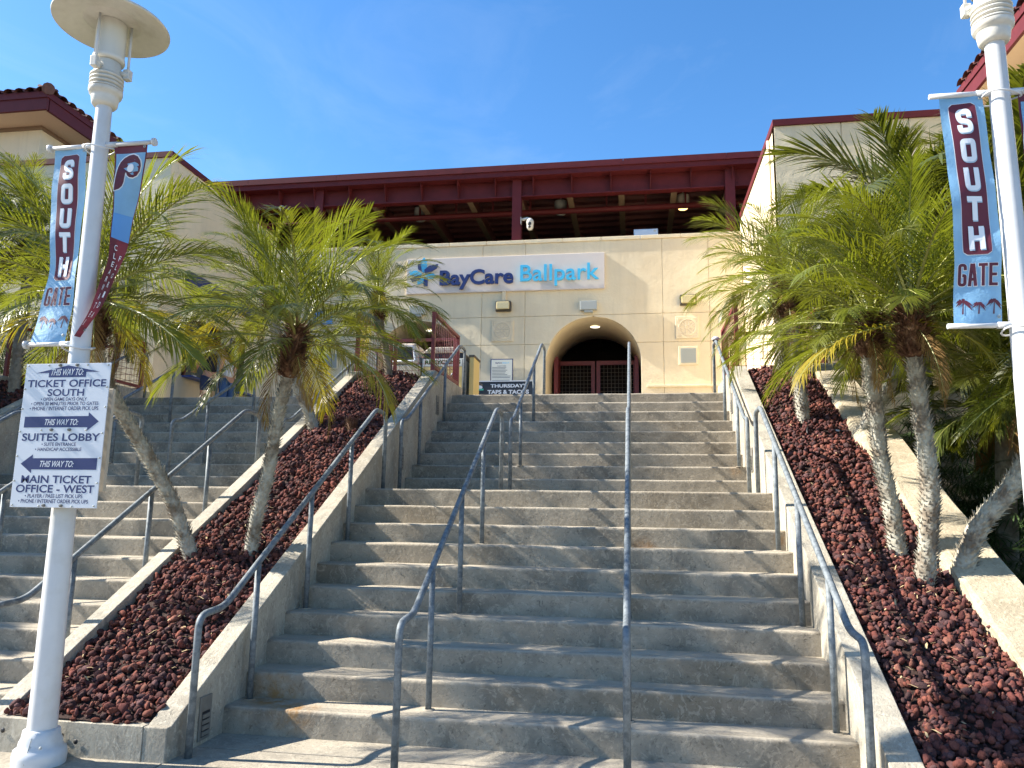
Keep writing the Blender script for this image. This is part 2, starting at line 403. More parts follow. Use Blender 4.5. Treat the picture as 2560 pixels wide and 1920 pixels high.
# weathered limestone-like wall at the right with wavy inner edge
def lime_wall(x0, x1, label):
    b = MB(); rnd = random.Random(5); vs = []; n = 60; ph = [rnd.uniform(0, 6) for _ in range(6)]
    for i in range(n+1):
        y = -.62+(5.08+.62)*i/n; z = wall_line(y)+.02+.006*math.sin(y*9)
        wob = sum(math.sin(y*f+ph[q])*a for q, (f, a) in enumerate(((3, .014), (7, .010), (13, .007), (23, .005))))
        vs += [(x0-.02-wob, y, -.05), (x0-.012-wob, y, z-.05), (x0+wob, y, z-.012), (x0+.03+wob, y, z), (x1-.02, y, z+.002), (x1, y, z-.02), (x1, y, -.05)]
    fs = [(i*7+q, i*7+q+1, (i+1)*7+q+1, (i+1)*7+q) for i in range(n) for q in range(6)]
    b.add(vs, fs); b.f += [tuple(range(7))[::-1], tuple(n*7+q for q in range(7))]; b.sm += [False]*2
    return build('planter_wall', b, m_lime, None, 0, label, 'low wall', 'sloping concrete walls beside the stairs')
lime_wall(5.50, 5.88, 'weathered buff stone wall sloping down the far right of the right lava bed')
b = MB(); b.prism([(y, wall_line(y)+.02) for y in (-.62, -.4, 1, 2.1, 3.5, 5.0, 6.0)]+[(6.0, -.05), (-.62, -.05)], 'x', -6.25, -6.0)
build('planter_wall', b, m_wall, None, .012, 'concrete wall of the far left lava bed beneath the dark palms', 'low wall', 'sloping concrete walls beside the stairs')
def curb(x0, x1, label, yf=-.622):
    t = thing('curb', label, 'curb', ((x0+x1)/2, -.6, 0), 'concrete curbs closing the lava beds')
    b = MB(); b.box(x0, x1, yf, yf+.10, -.05, .1915); build('curb_block', b, m_wall, t, .003, seg=1)
    return t
rightcurb = 1
c1 = curb(-.469, XL-.151, 'concrete curb behind the left lamp post, closing the middle lava bed')
hb = MB()
for hx, hz in ((-.42, .19), (-.06, .17), (.06, .135), (.30, .2)):
    hb.lathe([(.016, 0), (.016, .02), (.0, .02)], (hx, -.6262, hz), 12, axis='y')
for i, (hx, hz) in enumerate(((-.42, .12), (-.03, .115), (.065, .085))):
    h = MB(); h.lathe([(.014, -.001), (.013, .0012), (0, .0014)], (hx, -.6262, hz), 14, axis='y'); build('form_tie_hole', h, m_black, c1)
curb(XR+.171, 5.475, 'concrete curb closing the right lava bed at the bottom right')
curb(-5.999, LXL-.151, 'concrete curb closing the far left lava bed')
# upper retaining ends of the beds
for x0, x1, lb in ((-.47, XL-.15, 'concrete retaining wall at the top of the middle lava bed'), (XR+.17, 5.5, 'concrete retaining wall at the top of the right lava bed'), (-6, LXL-.15, 'concrete retaining wall at the top of the far left lava bed')):
    b = MB(); b.box(x0+.002, x1-.002, 6.55, 6.75, 0, 3.30); build('retaining_wall', b, m_wall, None, .01, lb, 'low wall')

# ---------------------------------------------------------------- lava beds
def bed_z(x, y, x0, x1):
    t = (x-x0)/(x1-x0)
    if y > 5.0: base = 3.19+min(.07, (y-5)*.1)
    else: base = wall_line(y)-(.075 if y > -.3 else .075-.06*min(1, (-.3-y)/.2))
    return base+.065*math.sin(math.pi*min(1, max(0, t)))+.015*math.sin(x*5+y*3)
def ico(sub):
    bm = bmesh.new(); bmesh.ops.create_icosphere(bm, subdivisions=sub, radius=1); bm.verts.ensure_lookup_table()
    v = np.array([tuple(q.co) for q in bm.verts]); f = np.array([[q.index for q in p.verts] for p in bm.faces]); bm.free(); return v, f
I1 = ico(1); I2 = ico(2)
def rocks(x0, x1, ymax, label, seed, n, size=.021, ymin=-.585):
    rng = np.random.default_rng(seed)
    # soil under the stones
    b = MB(); nx, ny = 8, 60; vs = []
    for j in range(ny+1):
        for i in range(nx+1):
            x = x0+(x1-x0)*i/nx; y = ymin-.02+(ymax-ymin+.04)*j/ny; vs.append((x, y, bed_z(x, y, x0, x1)-.022))
    b.add(vs, [(j*(nx+1)+i, j*(nx+1)+i+1, (j+1)*(nx+1)+i+1, (j+1)*(nx+1)+i) for j in range(ny) for i in range(nx)])
    build('bed_soil', b, m_soil, kind='structure')
    variants = []
    for s_ in (I2, I1):
        L = []
        for _ in range(10):
            v = s_[0].copy(); d = rng.normal(size=(5, 3)); k = rng.uniform(2, 5, 5); ph = rng.uniform(0, 6, 5)
            off = sum(.12*np.sin((v@d[q])*k[q]*.5+ph[q]) for q in range(5)); v = v*(1+off+rng.normal(0, .06, len(v)))[:, None]
            for q in range(4):                                   # broken flat faces
                nn = rng.normal(size=3); nn /= np.linalg.norm(nn); h = rng.uniform(.5, .8); dd = v@nn; m_ = dd > h; v[m_] -= np.outer(dd[m_]-h, nn)
            L.append(v)
        variants.append((L, s_[1]))
    V = []; Fc = []; C = []; o = 0
    pal = 1.28*np.array([[.100, .034, .028], [.078, .028, .025], [.060, .027, .025], [.125, .044, .032], [.092, .038, .034], [.046, .026, .026], [.145, .062, .046], [.075, .040, .040]])
    for i in range(n):
        y = ymin+(ymax-ymin)*rng.random(); x = x0+.01+(x1-x0-.02)*rng.random()
        lod = 0 if y < 1.9 else 1
        L, F = variants[lod]; v = L[rng.integers(10)]
        sz = size*rng.choice([.42, .6, .8, 1.0, 1.2, 1.55])*(1 if lod == 0 else 1.1)
        q = rng.normal(size=(3, 3)); q, _ = np.linalg.qr(q)
        v = (v*np.array([1, .82, .66])*rng.uniform(.85, 1.15, 3))@q*sz
        z = bed_z(x, y, x0, x1)+rng.uniform(-.014, .020)+(.018 if rng.random() < .08 else 0)
        if x-x0 < .02 or x1-x < .02: z += .01
        V.append(v+np.array([x, y, z])); Fc.append(F+o); o += len(v)
        c = pal[rng.integers(len(pal))]*rng.uniform(.8, 1.35); C.append(np.tile(np.append(c, 1), (len(v), 1)))
    # a few that rolled onto the curb
    V = np.concatenate(V); Fc = np.concatenate(Fc); C = np.concatenate(C)
    me = bpy.data.meshes.new('lava_rocks'); me.vertices.add(len(V)); me.vertices.foreach_set('co', V.ravel())
    me.loops.add(Fc.size); me.loops.foreach_set('vertex_index', Fc.ravel().astype('i4'))
    me.polygons.add(len(Fc)); me.polygons.foreach_set('loop_start', np.arange(0, Fc.size, 3, dtype='i4')); me.polygons.foreach_set('loop_total', np.full(len(Fc), 3, dtype='i4'))
    me.update(); at = me.color_attributes.new('tint', 'FLOAT_COLOR', 'POINT'); at.data.foreach_set('color', C.ravel().astype('f4'))
    me.materials.append(m_rock); me.validate()
    ob = link(bpy.data.objects.new('lava_rocks', me)); tag(ob, label, 'gravel', kind='stuff')
rocks(-.47, XL-.15, 6.54, 'dark red lava rocks covering the middle planting bed', 11, 9500)
rocks(XR+.17, 5.52, 6.54, 'dark red lava rocks covering the right planting bed', 12, 9000)
rocks(-6.0, LXL-.15, 6.0, 'dark red lava rocks covering the far left planting bed', 13, 3500, .028)
# loose dead leaf scraps on the stones
b = MB(); rnd = random.Random(3)
for (x0, x1) in ((-.4, .45), (4.75, 5.45)):
    for i in range(130):
        x = rnd.uniform(x0, x1); y = rnd.uniform(-.35, 4.5) if i % 2 else rnd.uniform(-.35, 1.5); z = bed_z(x, y, x0-.05, x1+.05)+.035
        a = rnd.uniform(0, math.pi); L = rnd.uniform(.015, .095); wd = rnd.uniform(.0015, .006)
        d = Vector((math.cos(a), math.sin(a), rnd.uniform(-.3, .5)))*L; s_ = Vector((-math.sin(a), math.cos(a), 0))*wd
        p = Vector((x, y, z)); q = p+d*.5+Vector((0, 0, .006))
        b.add([p-s_, p+s_, q+s_*1.2, q-s_*1.2, p+d], [(0, 1, 2, 3), (3, 2, 4)])
build('leaf_litter', b, m_deadl, label='pale dead leaf scraps scattered on the lava rocks', cat='leaf litter', kind='stuff')

# rocks that rolled onto the curb tops
for k, (x, y, sz) in enumerate(((-.20, -.60, .020), (.02, -.607, .017), (.16, -.60, .022), (.30, -.604, .018), (.36, -.59, .015), (4.83, -.60, .022), (4.97, -.605, .018), (5.2, -.60, .024), (5.35, -.6, .017))):
    v, f = I2; rg = np.random.default_rng(k); vv = v*(1+rg.normal(0, .09, len(v)))[:, None]*np.array([1.2, .9, .75])*sz; b = MB(); b.add([(a+x, c+y, d+.191+sz*.6) for a, c, d in vv], [tuple(q) for q in f])
    build('loose_rock', b, m_rockred, None, 0, '%s red lava stone counted from the left on the %s curb' % (('first', 'second', 'third', 'fourth', 'fifth', 'first', 'second', 'third', 'fourth')[k], 'middle' if x < 1 else 'right'), 'stone', 'stones rolled onto the curbs of the %s bed' % ('middle' if x < 1 else 'right'))
r = thing('palm_stump', 'dark fibrous stump of a cut palm in the upper middle lava bed', 'stump', (.11, 3.35, 2.2))
b = MB(); rnd = random.Random(8)
for k in range(420):
    t = rnd.random(); a = rnd.uniform(0, 6.283); rr_ = .085*(1-.35*t); q = Vector((.11+rr_*math.cos(a), 3.35+rr_*math.sin(a), 2.2+.24*t)); d = Vector((math.cos(a)*.5, math.sin(a)*.5, rnd.uniform(.4, 1.4))).normalized(); tg = Vector((-math.sin(a), math.cos(a), 0)); l_ = rnd.uniform(.03, .09); w_ = rnd.uniform(.003, .009)
    b.add([q-tg*w_, q+tg*w_, q+d*l_], [(0, 1, 2)])
build('leaf_bases', b, m_dead, r, kind='stuff'); b = MB(); b.tube([(.11, 3.35, 2.12), (.11, 3.35, 2.3), (.11, 3.35, 2.42)], [.09, .085, .05], 12); build('stump_core', b, m_dead, r)

# ---------------------------------------------------------------- handrails
RZ = lambda y: .82+(y+.22)*(2.45-.82)/(2.5+.22)
RZ2 = lambda y: 2.47+(y-3.55)*(3.9-2.47)/(6.1-3.55)
def stepz(y):
    if y < 0: return 0
    if y < 9*T: return (int(y/T)+1)*RI
    if y < 9*T+LD: return 10*RI
    return min(19, 11+int((y-9*T-LD)/T))*RI
def handrail(x, low, label):
    root = thing('handrail', label, 'handrail', (x, -.5 if low else 3.36, 0 if low else 10*RI), 'galvanised pipe handrails on the stairs')
    if low:
        path = [(x, -.5, 0), (x, -.5, .80), (x, -.22, .82), (x, 2.50, 2.45), (x, 2.80, 2.43), (x, 2.80, 10*RI)]; posts = (.20, 1.03, 1.86); rz = RZ
    else:
        path = [(x, 3.36, 10*RI), (x, 3.36, 2.45), (x, 3.55, 2.47), (x, 6.10, 3.90), (x, 6.46, 3.92), (x, 6.46, ZT)]; posts = (4.10, 5.27); rz = RZ2
    b = MB(); b.tube(rounded(path, .085, 7), .0215, 14); build('rail', b, m_galv, root)
    for y in posts:
        b = MB(); b.tube([(x, y, stepz(y)-.01), (x, y, rz(y)-.012)], .0205, 12); p = build('post', b, m_galv, root)
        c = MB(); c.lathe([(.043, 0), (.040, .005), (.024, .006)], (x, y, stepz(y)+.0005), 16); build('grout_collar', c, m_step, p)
    return root
mid = {'left': .705, 'ml': 1.95, 'mr': 3.235, 'right': 4.465}
handrail(.705, True, 'lower handrail beside the middle lava bed on the main staircase')
handrail(.705, False, 'upper handrail beside the middle lava bed, ending by the maroon fence')
handrail(1.95, True, 'lower centre handrail of the main staircase, nearer the lava bed of two')
handrail(1.95, False, 'upper centre handrail of the main staircase, in front of the wall poster')
handrail(3.235, True, 'lower centre handrail that stands nearly edge-on below the arched gate')
handrail(3.235, False, 'upper centre handrail seen edge-on in front of the arched gate')
handrail(4.465, True, 'lower handrail along the sunlit right wall of the main staircase')
handrail(4.465, False, 'upper handrail along the sunlit right wall, topped by a small white dome camera')
handrail(-.72, True, 'lower handrail of the left staircase next to the middle lava bed wall')
handrail(-.72, False, 'upper handrail of the left staircase next to the middle lava bed wall')
handrail(-2.12, True, 'lower handrail standing second from the lava bed on the left staircase')
handrail(-2.12, False, 'upper handrail rising between the left palm trunks on the left staircase')
handrail(-3.42, True, 'lower handrail third from the lava bed on the left staircase, behind the direction sign')
handrail(-3.42, False, 'upper handrail ending in front of the two people at the ticket window')
handrail(-4.70, True, 'lower handrail against the far left wall of the left staircase')
handrail(-4.70, False, 'upper handrail against the far left wall, under the maroon fence')

# step lights (louvred) in the cheek walls
def step_light(x, y, z, s, label, h=.26, wd=.13):
    r = thing('step_light', label, 'step light', (x, y, z), 'louvred step lights in the walls')
    zz = .545
    def sh(yy, z_): return z_
    b = MB(); x2 = x+s*.012
    b.box(min(x, x2), max(x, x2), y-wd/2, y+wd/2, z-h/2, z+h/2); build('face_plate', b, mat_grid, r, .003, seg=1)
    b = MB(); x3 = x+s*.0125; x4 = x+s*.0135; b.box(min(x3, x4), max(x3, x4), y-wd/2+.022, y+wd/2-.022, z-h/2+.02, z+h/2-.09); build('louvre_recess', b, m_black, r)
    for k in range(4):
        zk = z-h/2+.028+k*.034; b = MB(); xa, xb = x+s*.0136, x+s*.020
        b.box(min(xa, xb), max(xa, xb), y-wd/2+.024, y+wd/2-.024, zk, zk+.024); build('louvre', b, mat_grid, r)
mat_grid = mat('step_light_metal', (.20, .19, .165), .6, .2, var=.2)
step_light(XL, -.235, .155, 1, 'louvred step light at the foot of the main staircase beside the lowest step')
step_light(XL, 3.62, 2.03, 1, 'louvred step light in the left wall just above the landing')
step_light(XL, 5.15, 2.86, 1, 'louvred step light in the left wall near the top of the main staircase')
step_light(XR, -.235, .155, -1, 'louvred step light in the right wall behind the lowest rail post')
step_light(XR, 3.62, 2.03, -1, 'louvred step light in the right wall just above the landing')
step_light(XR, 5.15, 2.86, -1, 'louvred step light in the right wall near the top of the main staircase')
# irrigation pipe
b = MB(); b.tube(rounded([(5.02, 3.15, bed_z(5.02, 3.15, 4.7, 5.5)), (5.02, 3.17, 2.30), (5.06, 3.3, 2.36), (5.16, 3.42, 2.36), (5.42, 3.32, 2.30)], .04), .009, 8)
ip = build('irrigation_pipe', b, m_black, None, 0, 'black irrigation pipe lying beside a whitish palm trunk in the right lava bed', 'pipe')
b = MB(); b.tube([(5.33, 3.355, 2.32), (5.375, 3.338, 2.31)], .012, 8); build('white_coupling', b, m_white, ip)

# ---------------------------------------------------------------- maroon mesh fences
def fence_panel(root, a, b_, z0, z1, st=.105):
    """panel from a(x,y) to b_(x,y): frame bars and wire mesh"""
    ax, ay = a; bx, by = b_; L = math.hypot(bx-ax, by-ay); P = lambda t, z: (ax+(bx-ax)*t/L, ay+(by-ay)*t/L, z)
    for t in (.025, L-.025):
        m_ = MB(); m_.bar(P(t, z0-.02), P(t, z1), .05); build('post', m_, m_fence, root)
    for z in (z0+.045, z1-.02):
        m_ = MB(); m_.bar(P(.05, z), P(L-.05, z), .045); build('rail', m_, m_fence, root)
    nh = int(round((z1-z0)/st)); nv = int(round(L/st))
    for k in range(1, nh):
        z = z0+(z1-z0)*k/nh; m_ = MB(); m_.tube([P(.04, z), P(L-.04, z)], .0032, 4); build('wire', m_, m_fence, root)
    for k in range(1, nv):
        t = L*k/nv; m_ = MB(); m_.tube([P(t, z0+.04), P(t, z1-.02)], .0032, 4); build('wire', m_, m_fence, root)
def planter_fence(x0, x1, label, sideL=True, sideR=True):
    r = thing('planter_fence', label, 'fence', ((x0+x1)/2, 6.65, 3.3), 'maroon mesh fences around the tops of the beds')
    if sideL: fence_panel(r, (x0, 5.1), (x0, 6.62), 3.36, 4.17)
    if sideR: fence_panel(r, (x1, 5.1), (x1, 6.62), 3.36, 4.17)
    fence_panel(r, (x0+.03, 6.66), (x1-.03, 6.66), 3.33, 4.15)
planter_fence(-.535, .56, 'maroon mesh fence around the top of the middle lava bed and its small palm')
planter_fence(4.62, 5.7, 'maroon mesh fence above the right lava bed beside the white dome camera')
planter_fence(-6.1, -4.88, 'maroon mesh fence at the far left below the ticket building corner')

# ---------------------------------------------------------------- building: facade
YF = 13.0
bld = thing('entrance_building', 'cream stucco ballpark entrance with two arches under a maroon steel roof', 'building', (0, YF, ZT))
ARCH = [(2.345, 1.135), (-1.95, 1.135)]; ZC = ZT+1.83
def arch_pts(cx, r, a0, a1, n=16): return [(cx+r*math.cos(a0+(a1-a0)*k/n), ZC+r*math.sin(a0+(a1-a0)*k/n)) for k in range(n+1)]
GX = [-4.93, -3.33, -.39, .69, 4.0, 5.08, 5.85]; Z1, Z2, ZCOP = 6.14, 5.44, 8.0
def panel(poly, nm='wall_panel'):
    b = MB(); b.prism(poly, 'y', YF, YF+.05); build(nm, b, m_stucco, bld, .006, seg=1)
J = .004
rows = [(ZT, Z2), (Z2, Z1), (Z1, ZCOP)]
for i in range(len(GX)-1):
    xa, xb = GX[i]+J, GX[i+1]-J; ar = [a for a in ARCH if xa < a[0] < xb]
    for (za, zb) in rows:
        za_, zb_ = za+J, zb-J
        if not ar or za >= Z1: panel([(xa, za_), (xb, za_), (xb, zb_), (xa, zb_)]); continue
        cx, r = ar[0]
        def at(z, s): return cx+s*(r if z <= ZC else math.sqrt(max(0, r*r-(z-ZC)**2)))
        for s, xe in ((-1, xa), (1, xb)):
            zs = [za_+(min(zb_, ZC+r*.9999)-za_)*k/14 for k in range(15)]
            inner = [(at(z, s), z) for z in zs]
            poly = inner+([(cx, zb_)] if zb > 6 else [])+[(xe, zb_), (xe, za_)]
            panel(poly)
# dark joint backing, with arch openings left free
b = MB()
def backing(x0, x1): b.box(x0, x1, YF+.03, YF+.3, ZT, ZCOP-.01)
backing(-4.95, ARCH[1][0]-1.15); backing(ARCH[1][0]+1.15, ARCH[0][0]-1.15); backing(ARCH[0][0]+1.15, 5.86)
for cx, r in ARCH: b.box(cx-1.16, cx+1.16, YF+.03, YF+.3, 6.12, ZCOP-.01)
build('joint_backing', b, mat('joint_shadow_paint', (.62, .51, .34), .9), bld)
# arch tunnels
for cx, r in ARCH:
    path = [(cx-r, ZT)]+[(cx-r*math.cos(math.pi*k/24), ZC+r*math.sin(math.pi*k/24)) for k in range(25)]+[(cx+r, ZT)]
    out = [(cx-r-.12, ZT)]+[(cx-(r+.12)*math.cos(math.pi*k/24), ZC+(r+.12)*math.sin(math.pi*k/24)) for k in range(25)]+[(cx+r+.12, ZT)]
    n = len(path); vs = []; fs = []
    y0, y1 = YF+.051, YF+2.4
    for p, q in zip(path, out): vs += [(p[0], y0, p[1]), (p[0], y1, p[1]), (q[0], y1, q[1])]
    for k in range(n-1):
        for a in range(2): fs.append((3*k+a, 3*k+a+1, 3*k+a+4, 3*k+a+3))
    t = MB(); t.add(vs, fs, True); build('arch_tunnel', t, m_stucco, bld)
    t = MB(); t.box(cx-3, cx-r-.005, y1-.1, y1, ZT, 6.4); t.box(cx+r+.005, cx+2.2, y1-.1, y1, ZT, 6.4); build('tunnel_end_wall', t, m_stucco, bld)
    t = MB(); t.lathe([(.14, -.012), (.13, -.02), (.12, -.012)], (cx, YF+1.0, ZC+r-.001), 20); f = build('downlight_ring', t, m_white, bld)
    t = MB(); t.lathe([(.12, -.014), (0, -.016)], (cx, YF+1.0, ZC+r-.001), 20); build('downlight_lens', t, m_litw, f)
# curved corner to the ticket wall
b = MB(); n = 14; vs = []
for k in range(n+1):
    a = math.pi/2*k/n; cx_, cy_ = -4.94, YF-1.06
    vs += [(cx_-1.06*math.sin(a), cy_+1.06*math.cos(a), ZT), (cx_-1.06*math.sin(a), cy_+1.06*math.cos(a), ZCOP)]
b.add(vs, [(2*k, 2*k+1, 2*k+3, 2*k+2) for k in range(n)], True); build('curved_corner', b, m_stucco, bld)
# coping stones
x = -6.0; k = 0
while x < 5.84:
    x2 = min(5.845, x+.95); b = MB(); b.box(x+.004, x2-.004, YF-.03, YF+.32, ZCOP, ZCOP+.09); build('coping_stone', b, m_stucco, bld, .008, seg=1); x = x2
b = MB(); b.box(3.6, 5.84, YF-.05, YF-.002, 4.36, 4.41); build('wall_ledge', b, m_stucco, bld, .006, seg=1)
# roof: deck, fascia, beam, columns, rafters
YB = 13.45
def rbox(nm, *a, m=m_maroon, bev=0, par=None):
    b = MB(); b.box(*a); return build(nm, b, m, par or bld, bev, seg=1)
XA, XB = -12, 8
deck = MB(); prof = []
y = 13.16; zt = 9.92; up = True
ny = 44; W_ = (34-13.16)/ny
pl = []
for k in range(ny):
    ya = 13.16+k*W_; pl += [(ya, 9.90), (ya+W_*.30, 9.90), (ya+W_*.42, 9.98), (ya+W_*.88, 9.98)]
pl += [(34, 9.90)]
vs = []; [vs.extend([(XA, a, c), (XB, a, c)]) for a, c in pl]
deck.add(vs, [(2*k, 2*k+2, 2*k+3, 2*k+1) for k in range(len(pl)-1)])
build('roof_deck', deck, m_deck, bld)
rbox('roof_covering', XA, XB, 13.14, 34, 10.0, 10.12)
for k in range(8):
    xa = -11.9+k*2.5; rbox('upper_fascia', xa, xa+2.494, 13.08, 13.14, 10.00, 10.15)
for k in range(8):
    xa = -10.9+k*2.5; rbox('lower_fascia', xa, xa+2.494, 13.11, 13.155, 9.86, 9.998)
rbox('fascia_edge', XA, XB, 13.06, 13.11, 9.985, 9.998); rbox('fascia_edge', XA, XB, 13.09, 13.16, 9.845, 9.859)
rbox('soffit_sheet', XA, XB, 13.16, YB-.01, 9.87, 9.895)
rbox('beam_web', XA, XB, YB-.012, YB+.012, 9.42, 9.868); rbox('beam_flange', XA, XB, YB-.11, YB+.11, 9.395, 9.42); rbox('beam_flange', XA, XB, YB-.11, YB+.11, 9.868, 9.895)
for k in range(-10, 8):
    x = -.165+k*.982-.003
    if x > 5.8: continue
    b = MB(); b.prism([(13.17, 9.868), (YB-.013, 9.868), (YB-.013, 9.45), (YB-.10, 9.45), (13.2, 9.74)], 'x', x, x+.012); build('gusset', b, m_maroon, bld)
for k, x in enumerate((-10.2, -4.95, .395, 5.68)):
    c = MB(); c.box(x-.115, x+.115, YB-.14, YB-.12, ZCOP-.2, 9.84); c.box(x-.115, x+.115, YB+.06, YB+.08, ZCOP-.2, 9.84); c.box(x-.008, x+.008, YB-.12, YB+.06, ZCOP-.2, 9.84)
    co = build('column', c, m_maroon, bld); c = MB(); c.box(x-.16, x+.16, YB-.17, YB+.1, 9.842, 9.866); build('cap_plate', c, m_maroon, co)
    for dx in (-.2, .2):
        for kk in range(3):
            c = MB(); c.lathe([(.0, .012), (.014, .012), (.016, 0)], (x+dx, YB-.0125, 9.52+kk*.12), 8, axis='y'); build('bolt', c, m_maroon, co)
for k in range(-6, 5):
    x = .41+k*1.315
    b = MB(); b.box(x-.008, x+.008, YB+.12, 33, 9.45, 9.88); rf = build('rafter', b, m_deck, bld)
    b = MB(); b.box(x-.075, x+.075, YB+.12, 33, 9.43, 9.449); build('rafter_flange', b, m_tan, rf)
b = MB(); b.tube([(XA, 14.35, 9.36), (XB, 14.35, 9.36)], .075, 12); pp = build('roof_pipe', b, m_maroon, bld)
for k in range(16):
    x = -9.6+k*1.02; b = MB(); b.box(x-.02, x+.02, 14.33, 14.37, 9.43, 9.9); build('pipe_hanger', b, m_maroon, pp)
# dark interior of the concourse
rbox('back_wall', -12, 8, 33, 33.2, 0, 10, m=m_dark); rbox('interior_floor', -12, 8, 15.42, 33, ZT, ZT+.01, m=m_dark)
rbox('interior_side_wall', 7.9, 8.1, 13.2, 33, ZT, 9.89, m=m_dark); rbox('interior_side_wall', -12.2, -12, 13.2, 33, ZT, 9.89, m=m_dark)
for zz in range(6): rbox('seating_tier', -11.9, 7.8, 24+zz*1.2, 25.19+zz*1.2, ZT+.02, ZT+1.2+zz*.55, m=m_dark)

# hanging lamps under the roof
for (x, y, lit, lb) in ((1.40, 14.6, 0, 'drum lamp under the roof right of the middle column'), (4.63, 14.6, 1, 'lit drum lamp glowing yellow under the roof near the right column'), (-2.52, 14.6, 0, 'drum lamp under the roof left of the middle column'), (-4.72, 15.0, 0, 'drum lamp under the roof beside the left column')):
    r = thing('drum_lamp', lb, 'lamp', (x, y, 9.9), 'drum lamps under the roof')
    b = MB(); b.tube([(x, y, 9.72), (x, y, 9.9)], .02, 8); build('stem', b, m_grey, r)
    b = MB(); b.lathe([(.0, .32), (.165, .32), (.17, .30), (.17, 0), (.15, 0), (.14, .05), (0, .06)], (x, y, 9.42), 24); build('housing', b, mat('lamp_housing', (.42, .40, .34), .6) if lit else m_grey, r)
    b = MB(); b.lathe([(.15, .0), (.11, -.05), (0, -.07)], (x, y, 9.42), 24); build('lens', b, m_lit if lit else m_diff, r)
# --------------------------------------------------------------- wings
def wing(x0, x1, side, label):
    r = thing('wing_building', label, 'building', ((x0+x1)/2, 8.5, ZT)); face = x1 if side < 0 else x0
    if side < 0:
        xa = face-.3
        def wp(y0, y1, z0, z1): return rbox('side_wall', xa, face, y0, y1, z0, z1, m=m_stucco, par=r)
        wp(8.705, 9.42, ZT, 8.5); wp(11.08, 11.62, ZT, 8.5); wp(12.3, 13.2, ZT, 8.5)
        for (a, c) in ((9.42, 11.08), (11.62, 12.3)): wp(a, c, ZT, 4.13); wp(a, c, 5.46, 8.5)
        for wi, (a, c, mull) in enumerate(((9.42, 11.08, (9.74, 10.9)), (11.62, 12.3, (12.06,)))):
            gx = face-.2; g = rbox('ticket_window', gx-.02, gx, a, c, 4.13, 5.46, m=m_glass, par=r)
            for (za, zb) in ((4.13, 4.17), (5.42, 5.46)): rbox('frame', gx+.001, gx+.05, a, c, za, zb, m=m_maroon, par=g)
            for yy in (a, c-.07)+mull: rbox('frame', gx+.002, gx+.055, yy, yy+.07, 4.172, 5.418, m=m_maroon, par=g)
            for yy in ((a+1.0,) if wi == 0 else (a+.25,)):
                b = MB(); b.lathe([(.13, 0), (.13, .01), (.115, .01), (.115, 0)], (0, 0, 0), 24, axis='y'); b.v = [(gx+.012+p[1], yy-p[0], 4.75+p[2]) for p in b.v]; build('speaking_ring', b, m_grey, g)
            rbox('counter', gx+.06, face+.20, a+.03, c-.03, 4.10, 4.135, m=m_cnt, par=g); rbox('ticket_tray', face+.02, face+.06, a+.35, a+.47, 4.136, 4.20, m=m_signw, par=g)
        for k in range(6): # front wall panels
            xb2 = face-.302-k*2.2 if k else face; xa2 = face-.302-(k+1)*2.2
            rbox('front_panel', xa2+.008, xb2-(.008 if k else 0), 8.462, 8.7, ZT*0, 8.5, m=m_stucco, par=r)
        rbox('joint_backing', xa-13, xa, 8.5, 8.69, 0, 8.49, m=m_trim, par=r)
        rbox('parapet_coping', x0, face+.03, 8.42, 8.75, 8.5, 8.62, par=r); rbox('parapet_coping', face-.32, face+.03, 8.752, 13.05, 8.5, 8.62, par=r)
    else:
        rbox('side_wall', face, face+.3, 8.61, 13.2, ZT*0, 8.43, m=m_stucco, par=r)
        for k in range(6):
            xa2 = (face if k == 0 else 7.02+(k-1)*1.14); xb2 = 7.02+k*1.14
            rbox('front_panel', xa2+(.012 if k else 0), xb2-.012, 8.60, 8.8, 0, 8.43, m=m_stucco, par=r)
        rbox('joint_backing', face+.31, face+7, 8.62, 8.79, 0, 8.42, m=m_stucco, par=r)
        rbox('parapet_coping', face-.03, x1, 8.56, 8.85, 8.43, 8.55, par=r); rbox('parapet_coping', face-.03, face+.32, 8.852, 13.05, 8.43, 8.55, par=r)
        b = MB(); b.tube([(face-.03, 9.1, ZT), (face-.03, 9.1, 8.4)], .03, 8); build('downpipe', b, m_stucco, r)
    rbox('flat_roof', (x0 if side < 0 else face+.35), (face-.35 if side < 0 else x1), 8.9, 13.1, 8.2, 8.3, m=m_trim, par=r)
    return r
m_cnt = mat('blue_counter', (.03, .07, .30), .4)
wing(-19, -6.0, -1, 'cream ticket office wing on the left with a maroon parapet and barred windows')
wing(5.87, 12.8, 1, 'cream side wing on the right with a maroon parapet behind the palms')

